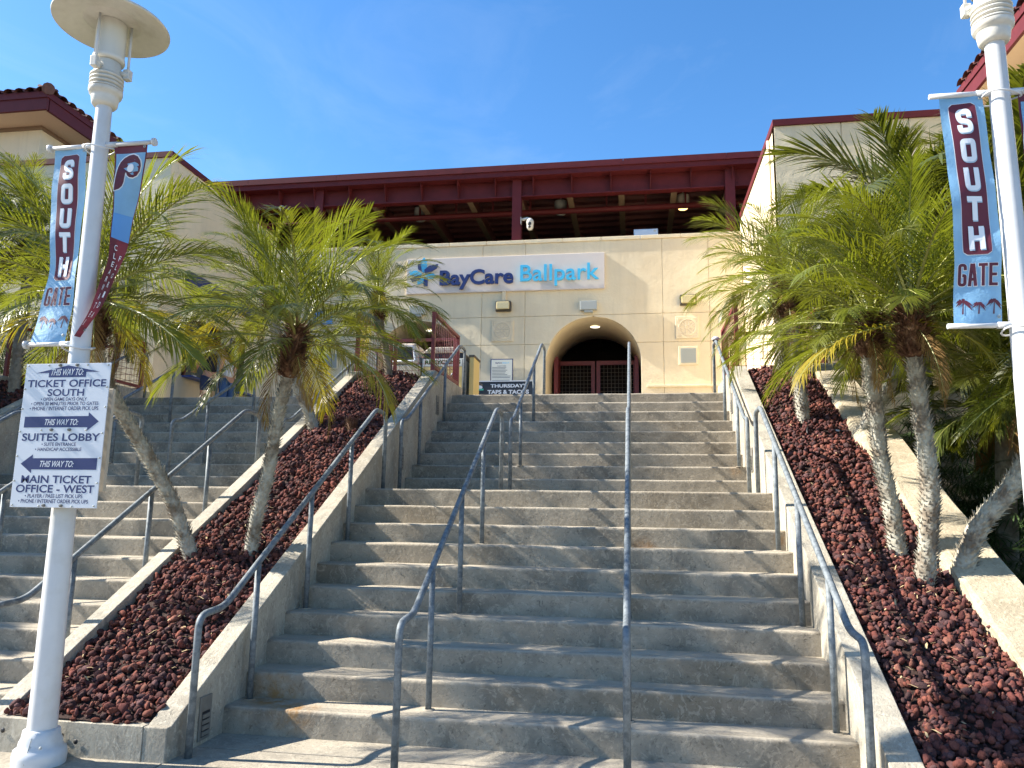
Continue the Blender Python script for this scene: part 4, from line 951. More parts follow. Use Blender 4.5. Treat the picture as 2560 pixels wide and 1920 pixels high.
# ---------------------------------------------------------------- banners
def banner(name, label, edges, y0, BW, BH, kind):
    """edges: list of (t, xl, yl, xr, yr, z) from the top (t=0) to the bottom (t=1)"""
    r = thing(name, label, 'banner', (edges[0][1], y0, edges[-1][5]))
    def interp(t):
        n = len(edges)
        if t <= 0: return edges[0]
        for i in range(n-1):
            if t <= edges[i+1][0]+1e-9:
                a, b = edges[i], edges[i+1]; p0 = edges[max(i-1, 0)]; p3 = edges[min(i+2, n-1)]; u = (t-a[0])/(b[0]-a[0])
                out = []
                for k in range(len(a)):
                    m0 = (b[k]-p0[k])/max(1e-6, (b[0]-p0[0]))*(b[0]-a[0]); m1 = (p3[k]-a[k])/max(1e-6, (p3[0]-a[0]))*(b[0]-a[0])
                    h = u*u*u*2-3*u*u+1; out.append(h*a[k]+(u**3-2*u*u+u)*m0+(-2*u**3+3*u*u)*b[k]+(u**3-u*u)*m1)
                return out
        return edges[-1]
    def P(X, Z, lay=0):     # X across 0..BW, Z down 0..BH, lay = printing layer
        t = Z/BH; u = X/BW; _, xl, yl, xr, yr, z = interp(t)
        e = .004; n_ = Vector((yr-yl, -(xr-xl), 0)).normalized() if abs(xr-xl)+abs(yr-yl) > 1e-4 else Vector((0, -1, 0))
        if n_.y > 0: n_ = -n_
        rip = .006*math.sin(u*5+t*9)+.004*math.sin(t*23+u*2)
        p = Vector((xl+(xr-xl)*u, yl+(yr-yl)*u+rip, z)); return p+n_*(lay*.0014)
    def strip(x0f, x1f, z0, z1, m, nm, lay, nx=6, nz=60):
        b = MB(); vs = [P(x0f(z)+(x1f(z)-x0f(z))*i/nx, z, lay) for z in [z0+(z1-z0)*j/nz for j in range(nz+1)] for i in range(nx+1)]
        b.add(vs, [(j*(nx+1)+i, (j+1)*(nx+1)+i, (j+1)*(nx+1)+i+1, j*(nx+1)+i+1) for j in range(nz) for i in range(nx)], True); return build(nm, b, m, r)
    def shape(vs, fs, m, nm, lay):
        if len(fs) == 1 and len(fs[0]) > 4: fs = [tuple(t_) for t_ in tessellate_polygon([[Vector((a, c, 0)) for a, c in vs]])]
        b = MB(); b.add([P(a, c, lay) for a, c in vs], fs); return build(nm, b, m, r)
    def glyph(ch, xc, z0, z1, w, m, lay, bold=.06, nm='letter', dx=0, dz=0, shear=0):
        vs, fs = text2d(ch, w, z1-z0, bold, shear); shape([(xc-w/2+a+dx, z1-c+dz) for a, c, _ in vs], [f for f in fs], m, nm, lay)
    def block(ch, xc, z0, z1, w_, th, m, lay, nm='letter', dx=0, dz=0, grow=0):
        """heavy condensed capitals drawn as thick strokes with rounded corners"""
        h_ = z1-z0; t = th/2; x0, x1, y0, y1, ym = t, w_-t, t, h_-t, h_/2
        ch_ = {'S': [[(x1, y0+h_*.24), (x1, y0), (x0, y0), (x0, ym-h_*.06), (x1, ym+h_*.06), (x1, y1), (x0, y1), (x0, y1-h_*.24)]], 'O': [[(w_/2, y0), (x0, y0), (x0, y1), (x1, y1), (x1, y0), (w_/2, y0)]],
               'U': [[(x0, 0), (x0, y1), (x1, y1), (x1, 0)]], 'T': [[(0, y0), (w_, y0)], [(w_/2, y0), (w_/2, h_)]], 'H': [[(x0, 0), (x0, h_)], [(x1, 0), (x1, h_)], [(x0, ym), (x1, ym)]],
               'G': [[(x1, y0+h_*.22), (x1, y0), (x0, y0), (x0, y1), (x1, y1), (x1, ym+t*.4), (w_*.5, ym+t*.4)]], 'E': [[(x0, 0), (x0, h_)], [(x0, y0), (w_, y0)], [(x0, ym), (w_*.9, ym)], [(x0, y1), (w_, y1)]],
               'A': [[(x0*.9, h_), (w_/2-t*.45, 0)], [(w_-x0*.9, h_), (w_/2+t*.45, 0)], [(x0*1.4, h_*.70), (w_-x0*1.4, h_*.70)]]}[ch]
        vs = []; fs = []
        for si, pl_ in enumerate(ch_):
            P3 = [Vector((a_, b_, 0)) for a_, b_ in pl_]
            P3 = rounded(P3, th*.75, 5) if len(P3) > 2 else P3
            P3 = [p for i, p in enumerate(P3) if i == 0 or (p-P3[i-1]).length > 1e-5]
            if grow and len(pl_) < 9 and ch != 'O': P3[0] = P3[0]+(P3[0]-P3[1]).normalized()*grow; P3[-1] = P3[-1]+(P3[-1]-P3[-2]).normalized()*grow
            o = len(vs); n = len(P3)
            for i, p in enumerate(P3):
                d1 = (P3[i]-P3[i-1]).normalized() if i else (P3[1]-P3[0]).normalized(); d2 = (P3[i+1]-P3[i]).normalized() if i < n-1 else d1
                tt = (d1+d2).normalized(); k_ = 1/max(.5, tt.dot(d1)); nx_, ny_ = -tt.y, tt.x; hh = (t+grow)*k_
                for sg_ in (-1, 1): vs.append((xc-w_/2+p.x+nx_*hh*sg_+dx, z0+p.y+ny_*hh*sg_+dz))
            fs += [(o+2*i, o+2*i+1, o+2*i+3, o+2*i+2) for i in range(n-1)]
            # separate strokes of one letter sit a hair apart so that no two lie in one plane
            if si < len(ch_)-1 or True:
                b = MB(); b.add([P(a_, c_, lay+si*.25) for a_, c_ in vs[o:]], [tuple(q-o for q in f) for f in fs[-(n-1):]])
                if si == 0: tot = b
                else: tot.add(b.v, b.f)
        return build(nm, tot, m, r)
    c0 = lambda v: (lambda z: v)
    strip(c0(0), c0(BW), 0, BH, m_skyb if kind != 'logo' else m_maroonp, 'cloth', 0)
    if kind == 'gate':
        zp0, zp1, rad = .05, .905, .022
        def hw(z):
            h = BW*.30; d = min(z-zp0, zp1-z)
            return h if d > rad else h-rad+math.sqrt(max(0, rad*rad-(rad-max(0, d))**2))
        strip(lambda z: BW/2-hw(z)-.003, lambda z: BW/2+hw(z)+.003, zp0-.003, zp1+.003, m_letter, 'panel_outline', 1)
        strip(lambda z: BW/2-hw(z), lambda z: BW/2+hw(z), zp0, zp1, m_maroonp, 'panel', 2)
        for k, ch in enumerate('SOUTH'):
            z0 = .080+k*.166; block(ch, BW/2, z0, z0+.132, .082, .027, m_lettsh, 3, 'letter_shadow', .003, .007); block(ch, BW/2, z0, z0+.132, .082, .027, m_letter, 4.2)
        for k, ch in enumerate('GATE'):
            xc = BW*(.175+.217*k); block(ch, xc, .955, 1.08, .045, .0165, m_letter, 1, 'letter_outline', 0, 0, .003); block(ch, xc, .955, 1.08, .045, .0165, m_maroonp2, 2.2)
        rn = random.Random(2)
        for (cx, s, m) in ((BW*.18, 1.0, m_maroonp2), (BW*.50, .8, m_maroonp2), (BW*.82, 1.0, m_maroonp2)):
            zb = 1.235; zt = 1.165+(.015 if s < 1 else 0)
            shape([(cx-.004, zb), (cx+.004, zb), (cx+.007, zt), (cx+.003, zt)], [(0, 1, 2, 3)], m, 'palm_print', 2)
            vs = []; fs = []
            for q in range(9):
                a = math.pi*(-.15+1.3*q/8); L = .042*s*rn.uniform(.8, 1.1); o = len(vs)
                pts = [(cx+.005+L*u*math.cos(a), zt-L*u*math.sin(a)+.030*u*u*s) for u in (0, .35, .7, 1)]
                for i, (px_, pz_) in enumerate(pts): w_ = (.003, .008, .006, .0005)[i]*s; vs += [(px_-w_*math.sin(a), pz_-w_*abs(math.cos(a))), (px_+w_*math.sin(a), pz_+w_*abs(math.cos(a)))]
                fs += [(o+2*i, o+2*i+1, o+2*i+3, o+2*i+2) for i in range(3)]
            shape(vs, fs, m, 'palm_print', 2)
        strip(c0(0), c0(BW), BH-.055, BH, m_skyb, 'lower_hem', 1, nz=4); strip(c0(0), c0(BW), 0, .03, m_skyb, 'upper_hem', 1, nz=4)
    else:
        strip(c0(.012), c0(BW-.008), .06, .66, m_midb, 'blue_panel', 1)
        strip(c0(.012), c0(BW-.008), .06, .48, m_skyb2, 'pale_panel', 2)
        # stylised letter P: thick round bowl with a curling inner dot and a tapering stem
        Q = lambda px_, py_: ((px_-1437)/1700, (py_-880)/1895)
        out = [(1446, 1495), (1452, 1420), (1462, 1330), (1474, 1240), (1490, 1160), (1515, 1095), (1560, 1045), (1620, 1018), (1680, 1012), (1735, 1035), (1775, 1085), (1792, 1150), (1788, 1215), (1762, 1270), (1715, 1302), (1665, 1300), (1630, 1275), (1612, 1235),
               (1602, 1240), (1598, 1300), (1594, 1370), (1572, 1425), (1530, 1462)]
        cxx = sum(p[0] for p in out)/len(out); cyy = sum(p[1] for p in out)/len(out)
        def inset(pts, e):
            r_ = []; n = len(pts)
            for i in range(n):
                (ax, ay), (bx, by), (cx_, cy_) = pts[i-1], pts[i], pts[(i+1) % n]; tx, ty = cx_-ax, cy_-ay; L_ = math.hypot(tx, ty); r_.append((bx+ty/L_*e, by-tx/L_*e))
            return r_
        shape([Q(*p)+(0,) if False else Q(*p) for p in inset(out, 13)], [tuple(range(len(out)))], m_letter, 'emblem_outline', 3)
        shape([Q(*p) for p in out], [tuple(range(len(out)))], m_maroonp2, 'emblem', 4)
        dot = [(1664+46*math.cos(t), 1178+56*math.sin(t)) for t in [2*math.pi*k/24 for k in range(24)]]
        shape([Q(*p) for p in dot], [tuple(range(24))], m_letter, 'emblem_dot', 5)


        for k, ch in enumerate('CLEARWATER'): glyph(ch, BW*.32, .70+k*.057, .738+k*.057, .035, m_letter, 2, .01)
        for k, ch in enumerate('FLORIDA'): glyph(ch, BW*.68, .76+k*.066, .798+k*.066, .035, m_letter, 2, .01)
    for (X, Z) in ((BW*.93, .03), (BW*.93, BH-.05)):
        g_ = MB(); c = P(X, Z, 3); g_.lathe([(.009, 0), (.009, .002), (.004, .002)], (c.x, c.y-.001, c.z), 12, axis='y'); build('eyelet', g_, m_grey, r)
    return r
m_skyb2 = m_skyb
Y_ = LY
banner('gate_banner', 'light blue SOUTH GATE banner curling on the left lamp post', [
    (0.000, -0.423, -0.760, -0.189, -0.760, 3.74),
    (0.080, -0.431, -0.748, -0.193, -0.748, 3.626), (0.200, -0.441, -0.731, -0.197, -0.731, 3.474), (0.350, -0.438, -0.715, -0.208, -0.715, 3.282),
    (0.500, -0.413, -0.710, -0.210, -0.710, 3.088), (0.650, -0.398, -0.715, -0.201, -0.715, 2.892), (0.800, -0.418, -0.731, -0.190, -0.731, 2.697), (0.900, -0.426, -0.745, -0.190, -0.745, 2.568), (1.000, -0.431, -0.760, -0.196, -0.760, 2.43)], Y_, .245, 1.33, 'gate')
banner('team_banner', 'blue and maroon banner with a large P and CLEARWATER twisting behind the left lamp post', [
    (0.000, 0.005, -0.760, 0.242, -0.760, 3.745),
    (0.080, 0.009, -0.755, 0.220, -0.728, 3.624), (0.200, 0.015, -0.748, 0.165, -0.680, 3.481), (0.350, 0.022, -0.739, 0.105, -0.640, 3.298), (0.500, 0.030, -0.735, 0.062, -0.610, 3.115),
    (0.620, 0.040, -0.755, 0.050, -0.640, 2.955), (0.740, 0.038, -0.80, 0.045, -0.700, 2.800), (0.860, 0.040, -0.870, 0.052, -0.800, 2.617), (1.000, -0.032, -0.880, -0.018, -0.850, 2.444)], Y_, .235, 1.33, 'logo')
Y_ = RY
banner('gate_banner', 'light blue SOUTH GATE banner hanging flat on the right lamp post', [
    (0.000, 4.955, -0.720, 5.168, -0.720, 3.722),
    (0.150, 4.957, -0.730, 5.177, -0.725, 3.505), (0.300, 4.960, -0.740, 5.184, -0.735, 3.308), (0.500, 4.962, -0.745, 5.187, -0.740, 3.051),
    (0.700, 4.957, -0.74, 5.184, -0.735, 2.800), (0.850, 4.946, -0.730, 5.175, -0.725, 2.614), (1.000, 4.935, -0.720, 5.166, -0.720, 2.425)], Y_, .24, 1.30, 'gate')
banner('team_banner', 'sliver of a maroon and blue banner at the right edge of the picture', [
    (0, 5.35, Y_, 5.58, Y_, 3.72), (.5, 5.35, Y_, 5.58, Y_, 3.06), (1, 5.35, Y_, 5.58, Y_, 2.43)], Y_, .24, 1.30, 'logo')

# ---------------------------------------------------------------- direction sign
sx0, sx1, sz0, sz1, sy = -.333, .232, 1.425, 2.278, LY-.115
r = thing('direction_sign', 'white and navy direction sign on the left lamp post for ticket office and suites lobby', 'sign', ((sx0+sx1)/2, sy, sz0))
W, H = sx1-sx0, sz1-sz0
b = MB(); b.box(sx0, sx1, sy, sy+.006, sz0, sz1); build('sign_plate', b, m_signw, r, .001, seg=1)
b = MB(); b.box(sx0+.03, sx1-.13, LY+.10, LY+.125, sz0+.10, sz1-.12); build('rear_plate', b, m_bin, r, .003, seg=1)
for z in (sz0+.05, (sz0+sz1)/2+.02, sz1-.05): b = MB(); b.box(LX-.12, LX+.08, sy+.0065, LY-.07, z-.02, z+.02); build('clamp', b, m_galv, r)
def L(txt, u0, u1, f0, f1, m=m_navy, bold=.022, shear=0, lay=1, nm='lettering'):
    x0, x1 = sx0+W*u0, sx0+W*u1; z1, z0 = sz1-H*f0, sz1-H*f1
    return print_on(r, txt, x0, x1, z0, z1, sy-.0007*lay, m, bold, shear, nm)
def poly(pts, m=m_navy, nm='arrow'):
    b = MB(); b.add([(sx0+W*u, sy-.0006, sz1-H*f) for u, f in pts], [tuple(range(len(pts)))[::-1]]); build(nm, b, m, r)
poly([(.12, .068), (.50, .013), (.88, .062), (.72, .062), (.72, .098), (.28, .098), (.28, .066)])
L('THIS WAY TO:', .31, .69, .038, .085, m_signw, .015, .35, 2)
L('TICKET OFFICE', .04, .965, .115, .168); L('SOUTH', .29, .72, .181, .232); L('• OPEN GAME DAYS ONLY', .22, .76, .241, .265, bold=.018); L('• OPEN 30 MINUTES PRIOR TO GATES', .11, .90, .272, .297, bold=.018); L('• PHONE / INTERNET ORDER PICK UPS', .10, .905, .305, .332, bold=.018)
poly([(.055, .376), (.80, .372), (.80, .345), (.925, .410), (.80, .475), (.80, .450), (.055, .452)])
L('THIS WAY TO:', .30, .69, .393, .436, m_signw, .015, .35, 2)
L('SUITES LOBBY', .05, .96, .492, .546); L('• SUITE ENTRANCE', .29, .69, .556, .580, bold=.018); L('• HANDICAP ACCESSIBLE', .22, .76, .591, .615, bold=.018)
poly([(.07, .703), (.205, .638), (.205, .665), (.955, .662), (.955, .742), (.205, .742), (.205, .768)])
L('THIS WAY TO:', .30, .69, .682, .725, m_signw, .015, .35, 2)
L('MAIN TICKET', .10, .91, .782, .836); L('OFFICE - WEST', .05, .955, .846, .900); L('• PLAYER / PASS LIST PICK UPS', .165, .83, .909, .935, bold=.018); L('• PHONE / INTERNET ORDER PICK UPS', .095, .90, .944, .970, bold=.018)
for (u, f) in [(.03, .015), (.27, .012), (.73, .012), (.97, .015), (.02, .18), (.98, .17), (.015, .32), (.985, .31), (.02, .48), (.98, .49), (.02, .65), (.98, .66), (.02, .82), (.98, .83), (.03, .985), (.34, .99), (.72, .99), (.97, .985), (.27, .47), (.79, .47)]:
    b = MB(); b.lathe([(0, .007), (.0045, .006), (.0055, 0)], (sx0+W*u, sy, sz1-H*f), 10, axis='y'); build('screw', b, m_grey, r)
for (u, f) in ((.41, .013), (.61, .013), (.39, .468), (.60, .468), (.40, .986), (.60, .986)):
    b = MB(); b.lathe([(0, .014), (.008, .013), (.010, 0)], (sx0+W*u, sy, sz1-H*f), 6, axis='y', sm=False); build('bolt', b, mat_grid, r)

# ---------------------------------------------------------------- palms
ELEV = [84, 70, 56, 42, 28, 12, -6, -26, -46]
_fm = {}
def frond_mesh(ec, var, m, L=1.0, nl=46, ll=.27, wd=.0075, curl=1.0):
    key = (ec, var, m.name, L, nl, ll)
    if key in _fm: return _fm[key]
    rnd = random.Random(hash((ec, var)) % 1000+nl); vs = []; fs = []; mi = []
    e0 = R_(ELEV[ec]); bend = R_(58+rnd.uniform(-14, 20))*curl*(1 if ec < 5 else .75); side = rnd.uniform(-.22, .22)
    N = 22; pts = []; p = Vector((0, 0, 0)); dirs = []
    for k in range(N+1):
        s = k/N; th = max(R_(-86), e0-bend*s**1.7); az = side*s*s
        d = Vector((math.cos(th)*math.cos(az), math.cos(th)*math.sin(az), math.sin(th))); pts.append(p.copy()); dirs.append(d); p = p+d*(L/N)
    def at(s):
        f = s*N; i = min(N-1, int(f)); u = f-i; return pts[i].lerp(pts[i+1], u), dirs[i].lerp(dirs[i+1], u).normalized()
    droop = (.06, .07, .09, .12, .15, .18, .2, .22, .2)[ec]
    # stem, three sided
    for k in range(N+1):
        d = dirs[k]; sd = d.cross(Vector((0, 0, 1))); sd = sd.normalized() if sd.length > .01 else Vector((0, 1, 0)); up = sd.cross(d); r = .0085*(1-.85*k/N)*L+.0008
        vs += [pts[k]+sd*r, pts[k]-sd*r, pts[k]+up*r*1.1]
    for k in range(N):
        for a in range(3): fs.append((3*k+a, 3*k+(a+1) % 3, 3*k+3+(a+1) % 3, 3*k+3+a)); mi.append(1)
    for k in range(nl):
        s = .13+.87*(k+.5)/nl
        prof = min(1, (s-.08)/.22)**.6*(1-.55*max(0, (s-.55)/.45)**1.6)
        for sg_ in (-1, 1):
            ss = s+rnd.uniform(-.006, .006); b0, d = at(min(.999, ss)); sd = d.cross(Vector((0, 0, 1))); sd = sd.normalized() if sd.length > .02 else Vector((0, 1, 0)); up = sd.cross(d).normalized()
            fw = (1.0+1.1*s)*(1.25 if ec < 3 else 1)+rnd.uniform(-.2, .2); v_ = .42+rnd.uniform(-.3, .3)
            if rnd.random() < .12: v_ -= .5
            ld = (sd*sg_*(1.0) + d*fw + up*v_).normalized(); l_ = ll*prof*rnd.uniform(.85, 1.1)
            q = b0; ldir = ld; w_ = wd; o = len(vs)
            tw = (up*.8+sd*sg_*-.3+d*rnd.uniform(-.3, .3)).normalized()
            wv = ldir.cross(tw).normalized()
            for j in range(4):
                ww = w_*(.55, 1, .8, 0)[j]
                if j < 3: vs += [q+wv*ww, q-wv*ww]
                else: vs.append(q)
                ldir = (ldir+Vector((0, 0, -droop-.08*rnd.random()))*(.75+.5*s)).normalized(); q = q+ldir*l_/3
            fs += [(o, o+1, o+3, o+2), (o+2, o+3, o+5, o+4), (o+4, o+5, o+6)]; mi += [0, 0, 0]
    me = bpy.data.meshes.new('frond'); me.from_pydata([tuple(v) for v in vs], [], fs); me.materials.append(m); me.materials.append(m_rachis); me.polygons.foreach_set('material_index', mi)
    me.polygons.foreach_set('use_smooth', [False]*len(fs)); me.update(); _fm[key] = me; return me
def spline(pts, n=8):
    P = [Vector(p) for p in pts]; out = []
    for i in range(len(P)-1):
        a, b, c, d = P[max(i-1, 0)], P[i], P[i+1], P[min(i+2, len(P)-1)]
        for k in range(n):
            t = k/n; out.append(.5*((2*b)+(c-a)*t+(2*a-5*b+4*c-d)*t*t+(3*b-a-3*c+d)*t**3))
    out.append(P[-1]); return out
def palm(label, path, seed, fl=1.0, nf=44, rad=(.062, .05), stubs=True, boot=(.15, .34), m=None, tm=None, yellow=.25, ll=.30, nl=42, emax=88, emin=-24, cat='palm tree', group='small palms in the lava beds', skip=None, wd=.0041, dead=3, stubl=.042):
    m = m or m_frond; tm = tm or m_trunk; rnd = random.Random(seed)
    base = Vector(path[0]); r = thing('palm_tree', label, cat, base, group)
    sp = spline([(path[0][0], path[0][1], path[0][2]-.12)]+list(path[1:])); n = len(sp)
    rs = [rad[0]+(rad[1]-rad[0])*i/(n-1)+.004*math.sin(i*1.7) for i in range(n)]
    b = MB(); b.tube(sp, rs, 14); build('trunk', b, tm, r)
    # old leaf stubs all round the trunk
    if stubs:
        b = MB(); tot = sum((sp[i+1]-sp[i]).length for i in range(n-1)); step = .0032*(1 if fl < 1.3 else 2); cnt = int(tot/step)
        acc = [0]
        for i in range(n-1): acc.append(acc[-1]+(sp[i+1]-sp[i]).length)
        for k in range(cnt):
            dd = k*step; i = 0
            while i < n-2 and acc[i+1] < dd: i += 1
            u = (dd-acc[i])/(acc[i+1]-acc[i]); c = sp[i].lerp(sp[i+1], u); ax = (sp[i+1]-sp[i]).normalized(); rr_ = rs[i]
            e1 = ax.cross(Vector((0, 1, .1))).normalized(); e2 = ax.cross(e1); a = k*2.39996+rnd.uniform(-.2, .2); out = e1*math.cos(a)+e2*math.sin(a); tg = ax.cross(out)
            q = c+out*(rr_-.004); l_ = stubl*rnd.uniform(.6, 1.3); w_ = .012*rnd.uniform(.7, 1.2); h_ = .010
            tip = q+out*l_*.62+ax*l_*.75
            b.add([q-tg*w_, q+tg*w_, q+ax*h_*1.4, tip+tg*.003, tip-tg*.003], [(0, 1, 3, 4), (1, 2, 3), (2, 0, 4), (2, 4, 3)])
        build('leaf_stubs', b, tm, r, kind='stuff')
    top = sp[-1]; ax = (sp[-1]-sp[-3]).normalized()
    e1 = ax.cross(Vector((0, 1, .1))).normalized(); e2 = ax.cross(e1)
    if boot:
        br, bh = boot; c0 = top-ax*bh; b = MB()
        b.tube([c0+ax*bh*t for t in (0, .12, .3, .55, .8, 1.05)], [rad[1]*1.0, br*.45, br*.58, br*.62, br*.5, br*.3], 14, True)
        for k in range(760):
            t = rnd.random(); a = rnd.uniform(0, 2*math.pi); out = e1*math.cos(a)+e2*math.sin(a); tg = ax.cross(out)
            rr_ = br*(.36+.28*math.sin(math.pi*min(1, t*1.1+.1))); q = c0+ax*bh*t+out*rr_*.9
            d = (out*rnd.uniform(.4, 1.1)+ax*rnd.uniform(.1, 1.3)+tg*rnd.uniform(-.6, .6)).normalized()
            l_ = br*rnd.uniform(.35, .95)*(1.25 if t > .6 else .8); w_ = rnd.uniform(.004, .013)
            b.add([q-tg*w_, q+tg*w_, q+d*l_*.5+out*.01+tg*w_*.7, q+d*l_*.5+out*.01-tg*w_*.7, q+d*l_+Vector((0, 0, -.02))], [(0, 1, 2, 3), (3, 2, 4)])
        build('dead_leaf_bases', b, m_dead, r, kind='stuff')
    # fronds
    for k in range(nf+dead):
        u = min(1, (k+.5)/nf); el = emax-(emax-emin)*u**.86+rnd.uniform(-9, 9); az = k*2.39996+rnd.uniform(-.25, .25)
        if k >= nf: el = rnd.uniform(-62, -38)
        ec = min(range(len(ELEV)), key=lambda i: abs(ELEV[i]-el)); old = el < -2
        mm = m_frondbr if k >= nf else m_frondy if (old and rnd.random() < yellow*1.5) or rnd.random() < yellow*.08 else m
        me = frond_mesh(ec, rnd.randint(0, 1), mm, 1.0, nl, ll, wd)
        o = link(bpy.data.objects.new('frond', me)); o.parent = r
        s = fl*rnd.uniform(.80, 1.14)*(.80 if el > 72 else .55 if k >= nf else 1)
        loc = top+ax*(.02+.05*(1-u))-ax*.16*u*min(1, fl)+Vector((math.cos(az), math.sin(az), 0))*.03*fl
        o.matrix_local = Matrix.Translation(loc-base) @ Matrix.Rotation(az, 4, 'Z') @ Matrix.Rotation(rnd.uniform(-.3, .3), 4, 'X') @ Matrix.Rotation(R_(ELEV[ec]-el), 4, 'Y') @ Matrix.Scale(s, 4)
    return r
bz = lambda x, y, a, b_: bed_z(x, y, a, b_)
m_trunkl = mat('grey_tan_palm_trunk', (.20, .165, .12), .95, col2=(.44, .42, .35), scale=6, lo=.40, hi=.55, var=.4, bump=.008, bscale=40)
# middle bed
palm('leaning palm in the middle lava bed, its trunk nearest the left lamp post', [(-.24, 1.06, .93), (-.44, .95, 1.42), (-.67, .80, 1.90), (-.83, .62, 2.26), (-.91, .48, 2.57), (-.88, .35, 2.85), (-.83, .25, 3.12)], 21, 1.24, 42, (.056, .046), tm=m_trunkl, boot=(.17, .50), emin=-16)
palm('nearly upright palm with bushy brown neck, second from the left lamp post', [(.13, 1.13, .96), (.20, 1.10, 1.35), (.28, 1.07, 1.66), (.34, 1.03, 1.96), (.39, 1.0, 2.27), (.46, .97, 2.53), (.54, .93, 2.92)], 22, 1.26, 42, (.052, .044), tm=m_trunkl, boot=(.165, .42), emin=-14)
palm('palm leaning left from the middle lava bed behind the two nearest palms', [(-.23, 3.4, 2.16), (-.48, 3.4, 2.65), (-.74, 3.4, 3.1), (-.90, 3.4, 3.5), (-.98, 3.4, 4.0)], 23, 1.2, 36, (.062, .055), tm=m_trunkw, boot=(.16, .34), emin=-20)
palm('smallest palm, at the top of the middle lava bed inside the mesh fence', [(.07, 4.83, 3.05), (-.01, 4.83, 3.5), (-.12, 4.83, 3.95), (-.17, 4.83, 4.38)], 24, 1.0, 40, (.05, .045), boot=(.12, .40), ll=.30, emin=-30)
# right bed
palm('left palm of the nearest group in the right lava bed', [(5.24, 1.31, 1.05), (5.2, 1.31, 1.5), (5.15, 1.31, 1.85), (5.13, 1.31, 2.28), (5.11, 1.31, 2.68), (5.13, 1.31, 3.0)], 31, 1.15, 34, (.060, .048), tm=m_trunkw, boot=(.15, .34), yellow=.1, emin=-8)
palm('thick-necked palm in the middle of the nearest group in the right lava bed', [(5.25, 1.0, .88), (5.34, 1.0, 1.34), (5.37, 1.0, 1.67), (5.35, 1.0, 2.17), (5.33, 1.0, 2.58), (5.33, 1.0, 3.0)], 32, 1.2, 34, (.064, .054), tm=m_trunkw, boot=(.18, .40), yellow=.08, emin=-8)
palm('palm of the nearest right group that leans far right behind the lamp post', [(5.49, 1.1, .95), (5.69, 1.1, 1.35), (5.9, 1.1, 1.61), (6.05, 1.1, 1.84), (6.2, 1.1, 2.15), (6.42, 1.1, 2.6)], 33, 1.1, 30, (.070, .055), tm=m_trunkw, boot=(.16, .30), yellow=.1)
palm('short-trunked whitish palm against the right staircase wall, above the irrigation pipe', [(5.09, 3.55, 2.30), (5.04, 3.55, 2.9), (5.0, 3.55, 3.4), (4.95, 3.55, 3.92)], 34, 1.15, 36, (.066, .055), tm=m_trunkw, boot=(.17, .36), yellow=.1)
palm('palm crossing right behind the nearest trunks in the right lava bed', [(5.46, 3.28, 2.15), (5.66, 3.28, 2.45), (5.91, 3.28, 2.83), (6.05, 3.28, 3.07), (6.2, 3.28, 3.55)], 35, 1.1, 28, (.066, .055), tm=m_trunkw, boot=(.16, .34), yellow=.1, emin=-15)
palm('highest palm of the right lava bed, inside the mesh fence by the facade', [(5.12, 4.84, 3.05), (5.13, 4.84, 3.58), (5.15, 4.84, 4.1), (5.11, 4.84, 4.55)], 36, 1.1, 36, (.09, .06), boot=(.16, .6), yellow=.1)
# larger palms behind the right bed and beyond
palm('tall palm behind the right lava bed, stiff fronds rising before the wing wall', [(7.0, 5.5, .2), (6.97, 5.5, 2.7), (6.95, 5.5, 4.3), (6.94, 5.5, 5.2)], 41, 1.95, 40, (.13, .09), False, (.20, .5), m_frondd, nl=46, ll=.36, wd=.0070, emax=88, emin=-35, yellow=.1, group='palms beyond the right bed')
palm('tall feathery palm right of the banner near the right edge', [(8.1, 4.6, .2), (8.15, 4.6, 2.5), (8.1, 4.6, 5.0)], 42, 1.9, 38, (.13, .10), False, (.2, .5), m_frondd, nl=46, ll=.36, wd=.0070, yellow=.15, group='palms beyond the right bed')
palm('low spreading palm in the dark hollow beyond the right stone wall', [(6.75, 3.2, .1), (6.8, 3.2, 1.2), (6.9, 3.2, 2.6)], 43, 1.35, 40, (.10, .09), False, (.16, .3), m_frondd, nl=46, ll=.36, wd=.0070, yellow=.1, group='palms beyond the right bed')
palm('palm crown hanging low beside the right lamp post', [(7.6, 2.0, .1), (7.6, 2.0, 1.5), (7.55, 2.0, 3.4)], 44, 1.4, 44, (.10, .09), False, (.16, .3), m_frondd, nl=46, ll=.36, wd=.0070, yellow=.2, group='palms beyond the right bed')
palm('palm filling the gap between the wing wall and the right lava bed', [(6.8, 7.2, .2), (6.8, 7.2, 3.0), (6.85, 7.2, 4.7)], 45, 1.5, 38, (.11, .09), False, (.16, .3), m_frondd, nl=46, ll=.36, wd=.0070, yellow=.1, group='palms beyond the right bed')
palm('palm behind the banner of the right lamp post with yellowing tips', [(8.9, 6.8, .2), (8.9, 6.8, 4.0), (8.9, 6.8, 6.4)], 46, 1.7, 44, (.12, .1), False, (.2, .4), m_frondd, nl=46, ll=.36, wd=.0070, yellow=.5, group='palms beyond the right bed')
